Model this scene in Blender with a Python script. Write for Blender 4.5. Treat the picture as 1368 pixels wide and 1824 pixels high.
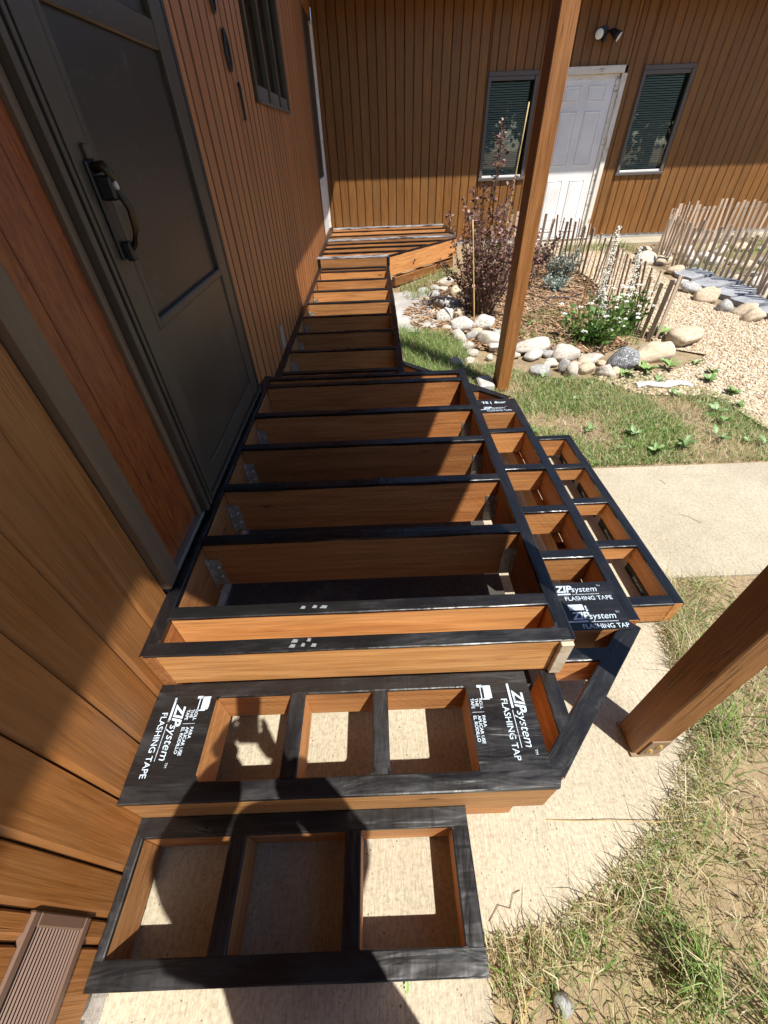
import bpy, math, random
import numpy as np
from mathutils import Vector, Matrix, noise as mnoise
random.seed(11); RNG=np.random.default_rng(11)
S=bpy.context.scene
for o in list(bpy.data.objects): bpy.data.objects.remove(o)
COL=S.collection
rad=math.radians

# ------------------------------------------------------------------ camera, world, sun, exposure
cam=bpy.data.cameras.new('camera'); camo=bpy.data.objects.new('camera',cam); COL.objects.link(camo)
cam.sensor_fit='HORIZONTAL'; cam.sensor_width=36; cam.lens=36*722.6/1368; cam.clip_start=.004; cam.clip_end=400
CAM=Vector((.697,0,1.5))
ROT=Matrix.Rotation(rad(.091),4,'Z')@Matrix.Rotation(rad(47.648),4,'X')@Matrix.Rotation(rad(-2.362),4,'Z')
camo.matrix_world=Matrix.Translation(CAM)@ROT
S.camera=camo
S.render.resolution_x=768; S.render.resolution_y=1024
LD=Vector((-.302,.356,-.884)).normalized()          # the way sunlight travels
world=bpy.data.worlds.new('World'); S.world=world; world.use_nodes=True
wn=world.node_tree; wn.nodes.clear()
sky=wn.nodes.new('ShaderNodeTexSky'); sky.sky_type='NISHITA'; sky.sun_disc=False
sky.sun_elevation=math.asin(.884); sky.sun_rotation=math.atan2(.302,-.356)
sky.altitude=1800; sky.air_density=1.0; sky.dust_density=.6
bg=wn.nodes.new('ShaderNodeBackground'); bg.inputs[1].default_value=.125
wo=wn.nodes.new('ShaderNodeOutputWorld'); wn.links.new(sky.outputs[0],bg.inputs[0]); wn.links.new(bg.outputs[0],wo.inputs[0])
sl=bpy.data.lights.new('sun','SUN'); sl.energy=5.0; sl.angle=rad(.53); sl.color=(1,.95,.87)
so=bpy.data.objects.new('sun',sl); COL.objects.link(so); so.rotation_euler=LD.to_track_quat('-Z','Y').to_euler(); so.location=(4,-5,12)
S.view_settings.view_transform='Standard'; S.view_settings.look='None'; S.view_settings.exposure=.70; S.view_settings.gamma=1
S.view_settings.use_curve_mapping=False
S.render.engine='CYCLES'; S.cycles.max_bounces=8; S.cycles.diffuse_bounces=5; S.cycles.transparent_max_bounces=12

# ------------------------------------------------------------------ helpers
def link(o,parent=None):
    """location and rotation of every object stay world values: the parent's matrix is cancelled on linking"""
    COL.objects.link(o)
    if parent is not None: o.parent=parent; o.matrix_parent_inverse=parent.matrix_basis.inverted()
    return o
def tag(o,label,cat,group=None):
    o['label']=label; o['category']=cat
    if group: o['group']=group
    return o
def empty(name,loc,label=None,cat=None,group=None):
    o=bpy.data.objects.new(name,None); o.location=loc; o.empty_display_size=.1; COL.objects.link(o)
    if label: tag(o,label,cat,group)
    return o
def mk(name,me,parent=None,loc=(0,0,0),rot=None):
    o=bpy.data.objects.new(name,me); o.location=Vector(loc)
    if rot is not None: o.rotation_euler=rot
    return link(o,parent)
class MB:
    def __init__(s): s.v=[]; s.f=[]
    def add(s,v,f):
        n=len(s.v); s.v+= [tuple(p) for p in v]; s.f+=[tuple(i+n for i in q) for q in f]; return s
    def box(s,c,d,rot=None,bev=0):
        hx,hy,hz=d[0]/2,d[1]/2,d[2]/2
        if bev<=0:
            v=[(x,y,z) for x in(-hx,hx) for y in(-hy,hy) for z in(-hz,hz)]
            f=[(0,1,3,2),(4,6,7,5),(0,4,5,1),(2,3,7,6),(0,2,6,4),(1,5,7,3)]
        else:
            b=bev; v=[];f=[]
            for sx in(-1,1):
                for sy in(-1,1):
                    for sz in(-1,1):
                        v+=[(sx*hx,sy*(hy-b),sz*(hz-b)),(sx*(hx-b),sy*hy,sz*(hz-b)),(sx*(hx-b),sy*(hy-b),sz*hz)]
            def I(sx,sy,sz,k): return (((sx>0)*4+(sy>0)*2+(sz>0))*3+k)
            for sg in(-1,1):
                q=[(-1,-1),(1,-1),(1,1),(-1,1)]
                if sg<0: q=q[::-1]
                f.append(tuple(I(sg,a,c2,0) for a,c2 in q)); f.append(tuple(I(c2,sg,a,1) for a,c2 in q)); f.append(tuple(I(a,c2,sg,2) for a,c2 in q))
            for a in(-1,1):
                for c2 in(-1,1):
                    f.append((I(a,c2,-1,0),I(a,c2,-1,1),I(a,c2,1,1),I(a,c2,1,0)))
                    f.append((I(a,-1,c2,0),I(a,-1,c2,2),I(a,1,c2,2),I(a,1,c2,0)))
                    f.append((I(-1,a,c2,1),I(-1,a,c2,2),I(1,a,c2,2),I(1,a,c2,1)))
                    for e in(-1,1): f.append((I(a,c2,e,0),I(a,c2,e,1),I(a,c2,e,2)))
        M=(rot or Matrix.Identity(3))
        c=Vector(c); v=[tuple(M@Vector(p)+c) for p in v]
        return s.add(v,f)
    def tube(s,pts,r,n=6,cap=True):
        pts=[Vector(p) for p in pts]; m=len(pts)
        if not hasattr(r,'__len__'): r=[r]*m
        v=[];f=[]
        up=Vector((.3,.2,1))
        for i,p in enumerate(pts):
            t=(pts[min(i+1,m-1)]-pts[max(i-1,0)]).normalized()
            a=t.cross(up)
            if a.length<1e-3: a=t.cross(Vector((1,0,0)))
            a.normalize(); b=t.cross(a)
            for k in range(n):
                w=2*math.pi*k/n; v.append(tuple(p+(a*math.cos(w)+b*math.sin(w))*r[i]))
        for i in range(m-1):
            for k in range(n):
                f.append((i*n+k,i*n+(k+1)%n,(i+1)*n+(k+1)%n,(i+1)*n+k))
        if cap: f.append(tuple(range(n))[::-1]); f.append(tuple(range((m-1)*n,m*n)))
        return s.add(v,f)
    def cyl(s,c,axis,r,h,n=12,r2=None):
        c=Vector(c); a=Vector(axis).normalized()
        return s.tube([c-a*h/2,c+a*h/2],[r,r if r2 is None else r2],n)
    def prism(s,poly,z0,z1):
        n=len(poly); v=[(x,y,z0) for x,y in poly]+[(x,y,z1) for x,y in poly]
        f=[tuple(range(n))[::-1],tuple(range(n,2*n))]+[(i,(i+1)%n,n+(i+1)%n,n+i) for i in range(n)]
        return s.add(v,f)
    def mesh(s,name,mat,smooth=False):
        me=bpy.data.meshes.new(name); me.from_pydata(s.v,[],s.f); me.materials.append(mat)
        if smooth: me.polygons.foreach_set('use_smooth',[True]*len(me.polygons))
        me.update(); return me
    def build(s,name,mat,parent=None,loc=(0,0,0),rot=None,smooth=False): return mk(name,s.mesh(name,mat,smooth),parent,loc,rot)

# ------------------------------------------------------------------ materials
def mat(name,base=(.5,.5,.5),rough=.6,metal=0,spec=.5):
    m=bpy.data.materials.new(name); m.use_nodes=True; b=m.node_tree.nodes['Principled BSDF']
    b.inputs['Base Color'].default_value=(*base,1); b.inputs['Roughness'].default_value=rough; b.inputs['Metallic'].default_value=metal
    b.inputs['Specular IOR Level'].default_value=spec
    return m
class N:
    """tiny node-graph writer"""
    def __init__(s,m): s.t=m.node_tree; s.b=s.t.nodes['Principled BSDF']
    def n(s,ty,**k):
        o=s.t.nodes.new('ShaderNode'+ty)
        for a,b in k.items(): setattr(o,a,b)
        return o
    def l(s,a,b): s.t.links.new(a,b)
    def co(s,kind='Object',scale=(1,1,1),rand=True):
        tc=s.n('TexCoord'); mp=s.n('Mapping'); s.l(tc.outputs[kind],mp.inputs[0]); mp.inputs['Scale'].default_value=scale
        if rand:
            oi=s.n('ObjectInfo'); mu=s.n('VectorMath',operation='MULTIPLY'); mu.inputs[1].default_value=(37,11,23)
            cb=s.n('CombineXYZ')
            for i in range(3): s.l(oi.outputs['Random'],cb.inputs[i])
            s.l(cb.outputs[0],mu.inputs[0]); s.l(mu.outputs[0],mp.inputs['Location'])
        return mp.outputs[0]
    def noise(s,co,scale=5,detail=4,rough=.55,dist=0):
        o=s.n('TexNoise'); s.l(co,o.inputs['Vector']); o.inputs['Scale'].default_value=scale; o.inputs['Detail'].default_value=detail; o.inputs['Roughness'].default_value=rough; o.inputs['Distortion'].default_value=dist
        return o.outputs['Fac']
    def ramp(s,f,stops):
        o=s.n('ValToRGB'); s.l(f,o.inputs[0]); e=o.color_ramp.elements
        while len(e)<len(stops): e.new(.5)
        for i,(p,c) in enumerate(stops): e[i].position=p; e[i].color=(*c,1) if len(c)==3 else c
        return o.outputs[0]
    def mix(s,a,b,f,mode='MIX'):
        o=s.n('MixRGB',blend_type=mode)
        for k,x in ((0,f),(1,a),(2,b)):
            if hasattr(x,'links'): s.l(x,o.inputs[k])
            else: o.inputs[k].default_value=x if k==0 else (*x,1)
        return o.outputs[0]
    def math(s,op,a,b=None,clamp=False):
        o=s.n('Math',operation=op,use_clamp=clamp)
        for k,x in ((0,a),(1,b)):
            if x is None: continue
            if hasattr(x,'links'): s.l(x,o.inputs[k])
            else: o.inputs[k].default_value=x
        return o.outputs[0]
    def color(s,c): s.l(c,s.b.inputs['Base Color'])
    def rough(s,c): s.l(c,s.b.inputs['Roughness'])
    def bump(s,h,strength=.3,dist=.01):
        o=s.n('Bump'); s.l(h,o.inputs['Height']); o.inputs['Strength'].default_value=strength; o.inputs['Distance'].default_value=dist
        s.l(o.outputs[0],s.b.inputs['Normal'])

def grain_wood(name,c0,c1,c2,rough=.6,sc=1.,incise=False,knots=True,vary=.3,wear=None,bump=.25,checks=0,fine_=.55):
    """board along local X; grain stretched along X, knots, optional incising slits"""
    m=mat(name,c1,rough); g=N(m)
    co=g.co(scale=(1.4*sc,22*sc,22*sc)); f1=g.noise(co,2.2,5,.6,.6)
    co2=g.co(scale=(5*sc,160*sc,160*sc)); f2=g.noise(co2,1.,3,.5)
    col=g.ramp(f1,[(.28,c0),(.5,c1),(.72,c2)])
    fine=g.ramp(f2,[(.35,(.72,.72,.72)),(.6,(1.06,1.06,1.06))]); col=g.mix(col,fine,fine_,'MULTIPLY')
    h=f2
    if knots:
        cv=g.co(scale=(1.9,5.2,5.2)); v=g.n('TexVoronoi'); g.l(cv,v.inputs['Vector']); v.inputs['Scale'].default_value=1.35
        k=g.ramp(v.outputs['Distance'],[(.03,(1,1,1)),(.075,(.35,.35,.35)),(.11,(0,0,0))])
        col=g.mix(col,tuple(x*.38 for x in c0),g.math('MULTIPLY',k,.85))
    if incise:
        tc=g.n('TexCoord'); sp=g.n('SeparateXYZ'); g.l(tc.outputs['Object'],sp.inputs[0])
        zz=g.math('DIVIDE',sp.outputs['Z'],.0155); row=g.math('FLOOR',zz); v=g.math('FRACT',zz)
        xx=g.math('ADD',g.math('DIVIDE',sp.outputs['X'],.034),g.math('MULTIPLY',row,.37)); u=g.math('FRACT',xx)
        d=g.math('MULTIPLY',g.math('LESS_THAN',u,.36),g.math('LESS_THAN',g.math('ABSOLUTE',g.math('SUBTRACT',v,.5)),.085))
        nz=g.noise(g.co(scale=(3,9,9)),1,2); d=g.math('MULTIPLY',d,g.ramp(nz,[(.38,(0,0,0)),(.55,(1,1,1))]))
        col=g.mix(col,tuple(x*.22 for x in c0),g.math('MULTIPLY',d,.5))
    oi=g.n('ObjectInfo'); r=g.ramp(oi.outputs['Random'],[(0,(1-vary,)*3),(1,(1+vary,)*3)]); col=g.mix(col,r,1,'MULTIPLY')
    if wear:
        cw=g.co(scale=(1.1,2.6,2.6)); w=g.noise(cw,1.6,5,.62); wf=g.ramp(w,[(.47,(0,0,0)),(.66,(1,1,1))]); col=g.mix(col,wear,g.math('MULTIPLY',wf,.55))
    if checks:
        ck=g.noise(g.co(scale=(.9,46,46)),1.3,2,.5,.7); cf=g.ramp(ck,[(.485,(0,0,0)),(.5,(1,1,1)),(.515,(0,0,0))]); big=g.noise(g.co(scale=(1.3,6,6)),1.,2); cf=g.math('MULTIPLY',cf,g.ramp(big,[(.5,(0,0,0)),(.62,(1,1,1))]))
        col=g.mix(col,tuple(x*.25 for x in c0),g.math('MULTIPLY',cf,checks)); h=g.math('SUBTRACT',h,g.math('MULTIPLY',cf,1.5))
    g.color(col); g.bump(h,bump,.004)
    g.rough(g.ramp(f1,[(.3,(rough-.08,)*3),(.7,(rough+.12,)*3)]))
    return m
M={}
M['joist']=grain_wood('treated_joist_wood',(.27,.098,.027),(.40,.155,.045),(.48,.205,.068),.62,incise=True,checks=.6,vary=.34)
M['joist2']=grain_wood('orange_treated_wood',(.33,.130,.038),(.48,.212,.066),(.57,.28,.10),.62,incise=True,checks=.5)
M['rim']=grain_wood('front_rim_wood',(.35,.150,.043),(.51,.245,.080),(.61,.325,.12),.6,sc=.8,checks=.6)
M['post']=grain_wood('stained_post_wood',(.16,.060,.014),(.27,.108,.026),(.35,.152,.045),.55,wear=(.24,.115,.045),checks=1.,bump=.5)
M['siding']=grain_wood('stained_siding',(.215,.078,.017),(.29,.112,.027),(.35,.145,.041),.42,fine_=.18,wear=(.23,.105,.036),vary=.13,knots=True,checks=.5,bump=.45)
M['siding_far']=grain_wood('stained_siding_back',(.155,.060,.010),(.22,.091,.017),(.28,.123,.029),.55,wear=(.19,.096,.03),vary=.14,knots=False,bump=.3)  # browner stain for the back wall boards
M['siding_grey']=grain_wood('weathered_siding',(.31,.105,.030),(.40,.148,.044),(.47,.19,.065),.46,wear=(.34,.145,.055),vary=.12,knots=False,bump=.3)
M['roofwood']=grain_wood('roof_wood',(.20,.09,.03),(.26,.12,.045),(.3,.15,.06),.7)
M['groove_edge']=mat('groove_shade',(.095,.034,.010),.7)  # groove sides painted darker to stand for the shade between boards
M['groove']=mat('dark_groove_wood',(.055,.024,.009),.8)

m=mat('oiled_red_panel',(.22,.055,.014),.38); g=N(m)
f=g.noise(g.co(scale=(9,60,60)),1.4,4,.6,.4); c=g.ramp(f,[(.3,(.14,.030,.007)),(.5,(.22,.055,.012)),(.72,(.29,.088,.018))])
sp=g.noise(g.co(scale=(45,110,110)),1.,3,.7); c=g.mix(c,(.05,.014,.006),g.math('MULTIPLY',g.ramp(sp,[(.56,(0,0,0)),(.68,(1,1,1))]),.55))
cv=g.co(scale=(2.2,7,7)); v=g.n('TexVoronoi'); g.l(cv,v.inputs['Vector']); v.inputs['Scale'].default_value=1.3
c=g.mix(c,(.05,.015,.006),g.ramp(v.outputs['Distance'],[(.04,(.8,.8,.8)),(.09,(0,0,0))])); g.color(c); g.bump(f,.25,.003); M['red']=m

# flashing tape: black, creased, half glossy, dusty in places
def tape_mat(name,base,dust,glossy,lo=.5):
    m=mat(name,base,.4); g=N(m)
    a=g.noise(g.co(scale=(5,26,8)),1.,2,.5,1.2); b=g.noise(g.co(scale=(26,7,9)),1.,2,.5,.6); d=g.noise(g.co(scale=(3,9,5)),1.5,6,.7)
    g.color(g.mix(base,dust,g.math('MULTIPLY',g.ramp(d,[(lo,(0,0,0)),(lo+.26,(1,1,1))]),.6)))
    g.rough(g.ramp(d,[(.35,(glossy,)*3),(.65,(glossy+.25,)*3)]))
    g.bump(g.math('ADD',g.math('MULTIPLY',a,1.),g.math('MULTIPLY',b,.5)),.55,.006)
    return m
M['tape']=tape_mat('black_flashing_tape',(.0065,.0065,.0075),(.026,.027,.030),.18)
M['tape_old']=tape_mat('dusty_flashing_tape',(.0085,.008,.0085),(.034,.034,.036),.25)
M['tape_patchy']=tape_mat('white_patched_tape',(.03,.028,.028),(.70,.70,.74),.26,.40)  # dark tape with large white patches at random
M['print']=mat('tape_print_white',(.50,.60,.69),.5); g=N(M['print']); pw=g.noise(g.co(scale=(30,30,30)),2,5,.75); g.color(g.ramp(pw,[(.34,(.10,.12,.14)),(.46,(.50,.60,.69))]))
M['print_dim']=mat('tape_dust_print',(.20,.21,.22),.6)

# concrete
def concrete(name,c0,c1,c2,ridge=True):
    m=mat(name,c1,.85); g=N(m); co=g.co('Object',rand=False)
    a=g.noise(co,1.3,6,.65); b=g.noise(co,85,4,.7); d=g.noise(co,190,2,.6)
    c=g.ramp(a,[(.3,c0),(.55,c1),(.75,c2)]); c=g.mix(c,g.ramp(b,[(.36,(.66,.62,.56)),(.54,(1.05,1.05,1.05))]),.6,'MULTIPLY'); st=g.noise(co,3.1,5,.7,.6); c=g.mix(c,(.25,.215,.165),g.math('MULTIPLY',g.ramp(st,[(.55,(0,0,0)),(.75,(1,1,1))]),.45)); c=g.mix(c,g.ramp(g.noise(g.co('Object',(170,24,1),rand=False),1.,3,.6,.5),[(.35,(.72,.70,.66)),(.6,(1.04,1.04,1.04))]),.5,'MULTIPLY')
    vo=g.n('TexVoronoi'); g.l(co,vo.inputs['Vector']); vo.inputs['Scale'].default_value=55
    pit=g.ramp(vo.outputs['Distance'],[(.10,(1,1,1)),(.19,(0,0,0))]); pit=g.math('MULTIPLY',pit,g.ramp(b,[(.5,(0,0,0)),(.6,(1,1,1))]))
    c=g.mix(c,(.14,.10,.06),g.math('MULTIPLY',pit,.9)); g.color(c)
    br=g.noise(g.co('Object',(170,24,1),rand=False),1.,3,.6,.5)
    g.bump(g.math('SUBTRACT',g.math('ADD',g.math('MULTIPLY',br,1.2),g.math('MULTIPLY',d,.5)),g.math('MULTIPLY',pit,.8)),.75,.004)
    return m
M['concrete']=concrete('broomed_concrete',(.36,.315,.235),(.455,.405,.305),(.53,.48,.37))
M['foundation']=concrete('painted_foundation',(.40,.39,.37),(.52,.51,.48),(.60,.59,.56))
M['shade_slab']=concrete('shade_dark_slab',(.045,.038,.036),(.065,.055,.052),(.085,.074,.07))  # shade under the deck put into the concrete colour
m=mat('dry_soil',(.2,.14,.08),.95); g=N(m); co=g.co('Object',rand=False)
a=g.noise(co,1.1,6,.65); b=g.noise(co,14,5,.7); c=g.ramp(a,[(.3,(.20,.145,.09)),(.5,(.30,.225,.14)),(.7,(.29,.235,.13))])
c=g.mix(c,g.ramp(b,[(.3,(.55,.52,.48)),(.65,(1.15,1.12,1.05))]),.7,'MULTIPLY'); g.color(c); g.bump(b,.8,.03); M['soil']=m
def attr_mat(name,rough=.6,trans=0):
    m=mat(name,(.5,.5,.5),rough,spec=.3); g=N(m); a=g.n('Attribute'); a.attribute_name='tint'; g.color(a.outputs['Color'])
    if trans:
        t=g.n('BsdfTranslucent'); g.l(a.outputs['Color'],t.inputs[0]); mx=g.n('MixShader'); mx.inputs[0].default_value=trans
        out=[n for n in g.t.nodes if n.type=='OUTPUT_MATERIAL'][0]
        g.l(g.b.outputs[0],mx.inputs[1]); g.l(t.outputs[0],mx.inputs[2]); g.l(mx.outputs[0],out.inputs[0])
    return m
M['blade']=attr_mat('grass_blades',.55,.42); M['leaf']=attr_mat('leaf_tints',.5,.22); M['pebble']=attr_mat('pebble_tints',.8); M['chip']=attr_mat('mulch_tints',.85)
def stone(name,c0,c1,c2,vein=None,sc=1.):
    m=mat(name,c1,.8); g=N(m); co=g.co(rand=True)
    a=g.noise(co,4*sc,5,.65,.4); b=g.noise(co,38*sc,4,.7); c=g.ramp(a,[(.32,c0),(.52,c1),(.7,c2)]); c=g.mix(c,g.ramp(b,[(.3,(.7,.7,.7)),(.62,(1.08,1.08,1.08))]),.65,'MULTIPLY')
    if vein:
        w=g.noise(co,7,3,.5,2.2); c=g.mix(c,vein,g.ramp(w,[(.55,(0,0,0)),(.6,(1,1,1))]))
    g.color(c); g.bump(g.math('ADD',a,g.math('MULTIPLY',b,.4)),.5,.012); return m
M['rock_pale']=stone('pale_river_rock',(.33,.30,.25),(.54,.49,.41),(.70,.65,.57)); M['rock_tan']=stone('tan_sandstone',(.40,.31,.20),(.54,.44,.31),(.62,.54,.42))
M['rock_grey']=stone('grey_river_rock',(.22,.22,.215),(.38,.37,.35),(.52,.50,.46)); M['rock_spot']=stone('white_mottled_rock',(.22,.23,.24),(.56,.53,.47),(.74,.71,.65),sc=1.6)
M['rock_slate']=stone('dark_slate_with_white_veins',(.085,.09,.10),(.14,.15,.16),(.20,.21,.22),vein=(.55,.55,.54))
M['flag']=stone('slate_flagstone',(.20,.215,.235),(.29,.30,.325),(.37,.38,.40))
M['lath']=grain_wood('weathered_lath',(.34,.25,.18),(.47,.36,.27),(.58,.47,.37),.8,knots=False,vary=.2); M['bamboo']=grain_wood('bamboo_stake',(.42,.27,.09),(.55,.37,.14),(.62,.45,.2),.5,knots=False)
M['wire']=mat('thin_wire',(.25,.24,.23),.5,.6); M['hose']=mat('drip_hose_black',(.02,.02,.02),.6)
m=mat('landscape_fabric',(.34,.34,.33),.85); g=N(m); a=g.noise(g.co(rand=False),3,6,.65); g.color(g.ramp(a,[(.35,(.26,.24,.21)),(.6,(.42,.42,.41))])); M['fabric']=m
M['galv']=mat('galvanised_steel',(.50,.50,.46),.42,.75); g=N(M['galv']); g.color(g.ramp(g.noise(g.co(),30,4,.6),[(.35,(.36,.36,.32)),(.65,(.60,.60,.56))])); M['nail']=mat('bright_nail',(.75,.75,.72),.3,.7); M['brass']=mat('plated_bolt',(.55,.40,.16),.4,.7)
M['bracket']=mat('painted_bracket',(.23,.15,.085),.55); M['white']=mat('white_paint',(.80,.80,.79),.45); g=N(M['white']); g.color(g.ramp(g.noise(g.co(),3,5,.6),[(.3,(.72,.72,.71)),(.6,(.82,.82,.81))]))
m=mat('peeling_white_trim',(.74,.70,.62),.6); g=N(m); a=g.noise(g.co(scale=(3,14,14)),2.,5,.7); g.color(g.ramp(a,[(.36,(.36,.25,.16)),(.42,(.70,.66,.58)),(.7,(.78,.76,.70))])); M['trimwhite']=m
M['plate']=mat('taupe_plate',(.33,.25,.19),.6); M['taupe']=mat('taupe_trim',(.115,.085,.062),.5); g=N(M['taupe']); g.color(g.ramp(g.noise(g.co(scale=(1.5,20,20)),2,4,.6),[(.3,(.105,.070,.044)),(.7,(.150,.102,.066))]))
M['bronze']=mat('bronze_aluminium',(.055,.052,.046),.42,.2); g=N(M['bronze']); fz=g.noise(g.co(scale=(2,3,3)),2,5,.65); g.color(g.ramp(fz,[(.3,(.052,.043,.033)),(.7,(.082,.067,.050))]))
m=mat('brushed_kick_panel',(.055,.051,.045),.36,.3); g=N(m); a=g.noise(g.co(scale=(1.5,2.5,2.5)),1.6,5,.6); sc=g.noise(g.co(scale=(14,3,45)),1.3,4,.75,1.2)
c=g.ramp(a,[(.3,(.048,.040,.030)),(.7,(.090,.073,.054))]); g.color(g.mix(c,(.19,.17,.15),g.math('MULTIPLY',g.ramp(sc,[(.63,(0,0,0)),(.72,(1,1,1))]),.6))); M['kick']=m
m=mat('dark_screen',(.024,.0195,.016),.36); g=N(m); sc=g.noise(g.co(scale=(5,7,7)),1.3,5,.75,2.0); c=g.mix((.024,.0195,.016),(.16,.15,.14),g.math('MULTIPLY',g.ramp(sc,[(.56,(0,0,0)),(.74,(1,1,1))]),.42)); g.color(c); M['screen']=m
M['sill']=mat('aluminium_threshold',(.24,.235,.22),.35,.6); M['black']=mat('black_iron',(.012,.012,.013),.45); M['antique']=mat('worn_brass_handle',(.045,.035,.02),.35,.7)
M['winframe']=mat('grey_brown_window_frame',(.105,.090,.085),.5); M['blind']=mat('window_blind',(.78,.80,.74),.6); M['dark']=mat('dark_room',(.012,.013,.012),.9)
m=mat('window_glass',(.02,.025,.022),.04); g=N(m); out=[n for n in g.t.nodes if n.type=='OUTPUT_MATERIAL'][0]
tr=g.n('BsdfTransparent'); tr.inputs[0].default_value=(.84,.87,.84,1); gl=g.n('BsdfGlossy'); gl.inputs['Roughness'].default_value=.02; fr=g.n('Fresnel'); fr.inputs[0].default_value=1.5
mx=g.n('MixShader'); g.l(g.math('ADD',g.math('MULTIPLY',fr.outputs[0],1.0),.03),mx.inputs[0]); g.l(tr.outputs[0],mx.inputs[1]); g.l(gl.outputs[0],mx.inputs[2]); g.l(mx.outputs[0],out.inputs[0]); M['glass']=m
M['vent']=mat('brown_vent_metal',(.15,.085,.055),.45); M['lens']=mat('lamp_lens',(.75,.75,.72),.25); M['shingle']=mat('roof_shingle',(.07,.06,.055),.9)
m=mat('clear_plastic',(.75,.78,.80),.15); m.node_tree.nodes['Principled BSDF'].inputs['Alpha'].default_value=.55; M['plastic']=m
M['bark']=mat('shrub_bark',(.13,.085,.06),.8); M['petal']=mat('white_petals',(.80,.79,.72),.6); M['trunk']=mat('tree_bark',(.11,.075,.05),.9)

# ------------------------------------------------------------------ ground, slab, paths
def gz(y): return min(max(.03*(y-2.6),0),.17)
def in_poly(x,y,P):
    c=False; n=len(P); j=n-1
    for i in range(n):
        if (P[i][1]>y)!=(P[j][1]>y) and x<(P[j][0]-P[i][0])*(y-P[i][1])/(P[j][1]-P[i][1])+P[i][0]: c=not c
        j=i
    return c
b=MB(); ys=[-60,-3,0,2.6,4,6,8.27,12,90]
for y in ys: b.v+=[(-70,y,gz(y)-.014),(90,y,gz(y)-.014)]
b.f=[(2*i,2*i+1,2*i+3,2*i+2) for i in range(len(ys)-1)]
o=b.build('ground',M['soil']); o['kind']='structure'
RE=[(1.12,.03),(1.23,.085),(1.33,.13),(1.49,.19),(1.60,.28),(1.71,.45),(1.79,.76)]; RAG=[]
for (xa,ya),(xb,yb) in zip(RE,RE[1:]):
    for k in range(6): t=k/6; RAG.append((xa+(xb-xa)*t+random.uniform(-.013,.013),ya+(yb-ya)*t+random.uniform(-.013,.013)))
SLAB=[(-.3,-2.2),(.89,-2.2),(.905,.026),(1.09,.022),*RAG,(1.87,1.125),(3,1.13),(9,1.15),(9,1.94),(3,1.955),(1.95,1.96),(1.86,2.2),(1.45,2.55),(1.1,2.9),(-.3,2.9)]
b=MB().prism(SLAB,-.12,0); o=b.build('concrete_path',M['concrete']); o['kind']='structure'
b=MB().prism([(2.9,7.72),(9,7.72),(9,8.19),(2.9,8.19)],.02,.165); o=b.build('concrete_walk',M['concrete']); o['kind']='structure'
b=MB().prism([(.002,.60),(1.208,.60),(1.208,2.41),(.002,2.41)],-.05,.03); o=b.build('deck_shade_slab',M['shade_slab']); o['kind']='structure'  # added dark slab standing in for the deep shade below the joists
BED=[(1.25,5.9),(1.75,4.5),(2.05,3.85),(2.6,3.55),(3.05,3.80),(3.25,4.6),(3.45,5.6),(3.42,7.6),(2.2,7.7),(1.9,6.3)]
b=MB().add([(x,y,gz(y)+.004) for x,y in BED],[tuple(range(len(BED)))]); o=b.build('mulch_bed',M['soil']); o['kind']='structure'
GRAVEL=[(2.98,3.12),(3.25,2.72),(3.28,2.3),(6.5,2.25),(7,4),(4.55,4.25),(4.4,4.7),(4.35,5.3),(4.5,6.2),(4.6,7.0),(4.4,7.7),(3.45,7.7),(3.5,6.0),(3.42,5.0),(3.3,4.1),(3.3,3.7),(3.6,3.5)]
b=MB().add([(x,y,gz(y)+.001) for x,y in GRAVEL],[tuple(range(len(GRAVEL)))]); o=b.build('gravel_path',M['rock_tan']); o['kind']='structure'

# ------------------------------------------------------------------ scattered stuff, written with numpy
def tinted(name,V,F,C,mt,kind=True,parent=None,loc=(0,0,0),smooth=False):
    """V (n,3), F (m,k) all faces of one size, C (n,3)"""
    V=np.asarray(V,np.float32); F=np.asarray(F,np.int32); me=bpy.data.meshes.new(name)
    me.vertices.add(len(V)); me.vertices.foreach_set('co',V.ravel()); k=F.shape[1]
    me.loops.add(F.size); me.loops.foreach_set('vertex_index',F.ravel()); me.polygons.add(len(F))
    me.polygons.foreach_set('loop_start',np.arange(len(F),dtype=np.int32)*k); me.polygons.foreach_set('loop_total',np.full(len(F),k,np.int32))
    at=me.attributes.new('tint','FLOAT_COLOR','POINT'); cc=np.ones((len(V),4),np.float32); cc[:,:3]=C; at.data.foreach_set('color',cc.ravel())
    me.materials.append(mt); me.update(calc_edges=True); me.validate()
    if smooth: me.polygons.foreach_set('use_smooth',[True]*len(me.polygons))
    o=mk(name,me,parent,loc)
    if kind: o['kind']='stuff'
    return o
GREENS=np.array([(.16,.26,.06),(.23,.35,.085),(.29,.41,.12),(.13,.22,.05),(.36,.45,.19)]); STRAW=np.array([(.58,.49,.27),(.68,.60,.37),(.48,.39,.21),(.40,.31,.16),(.72,.65,.45)])
def gzv(y): return np.clip(.03*(y-2.6),0,.17)
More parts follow.
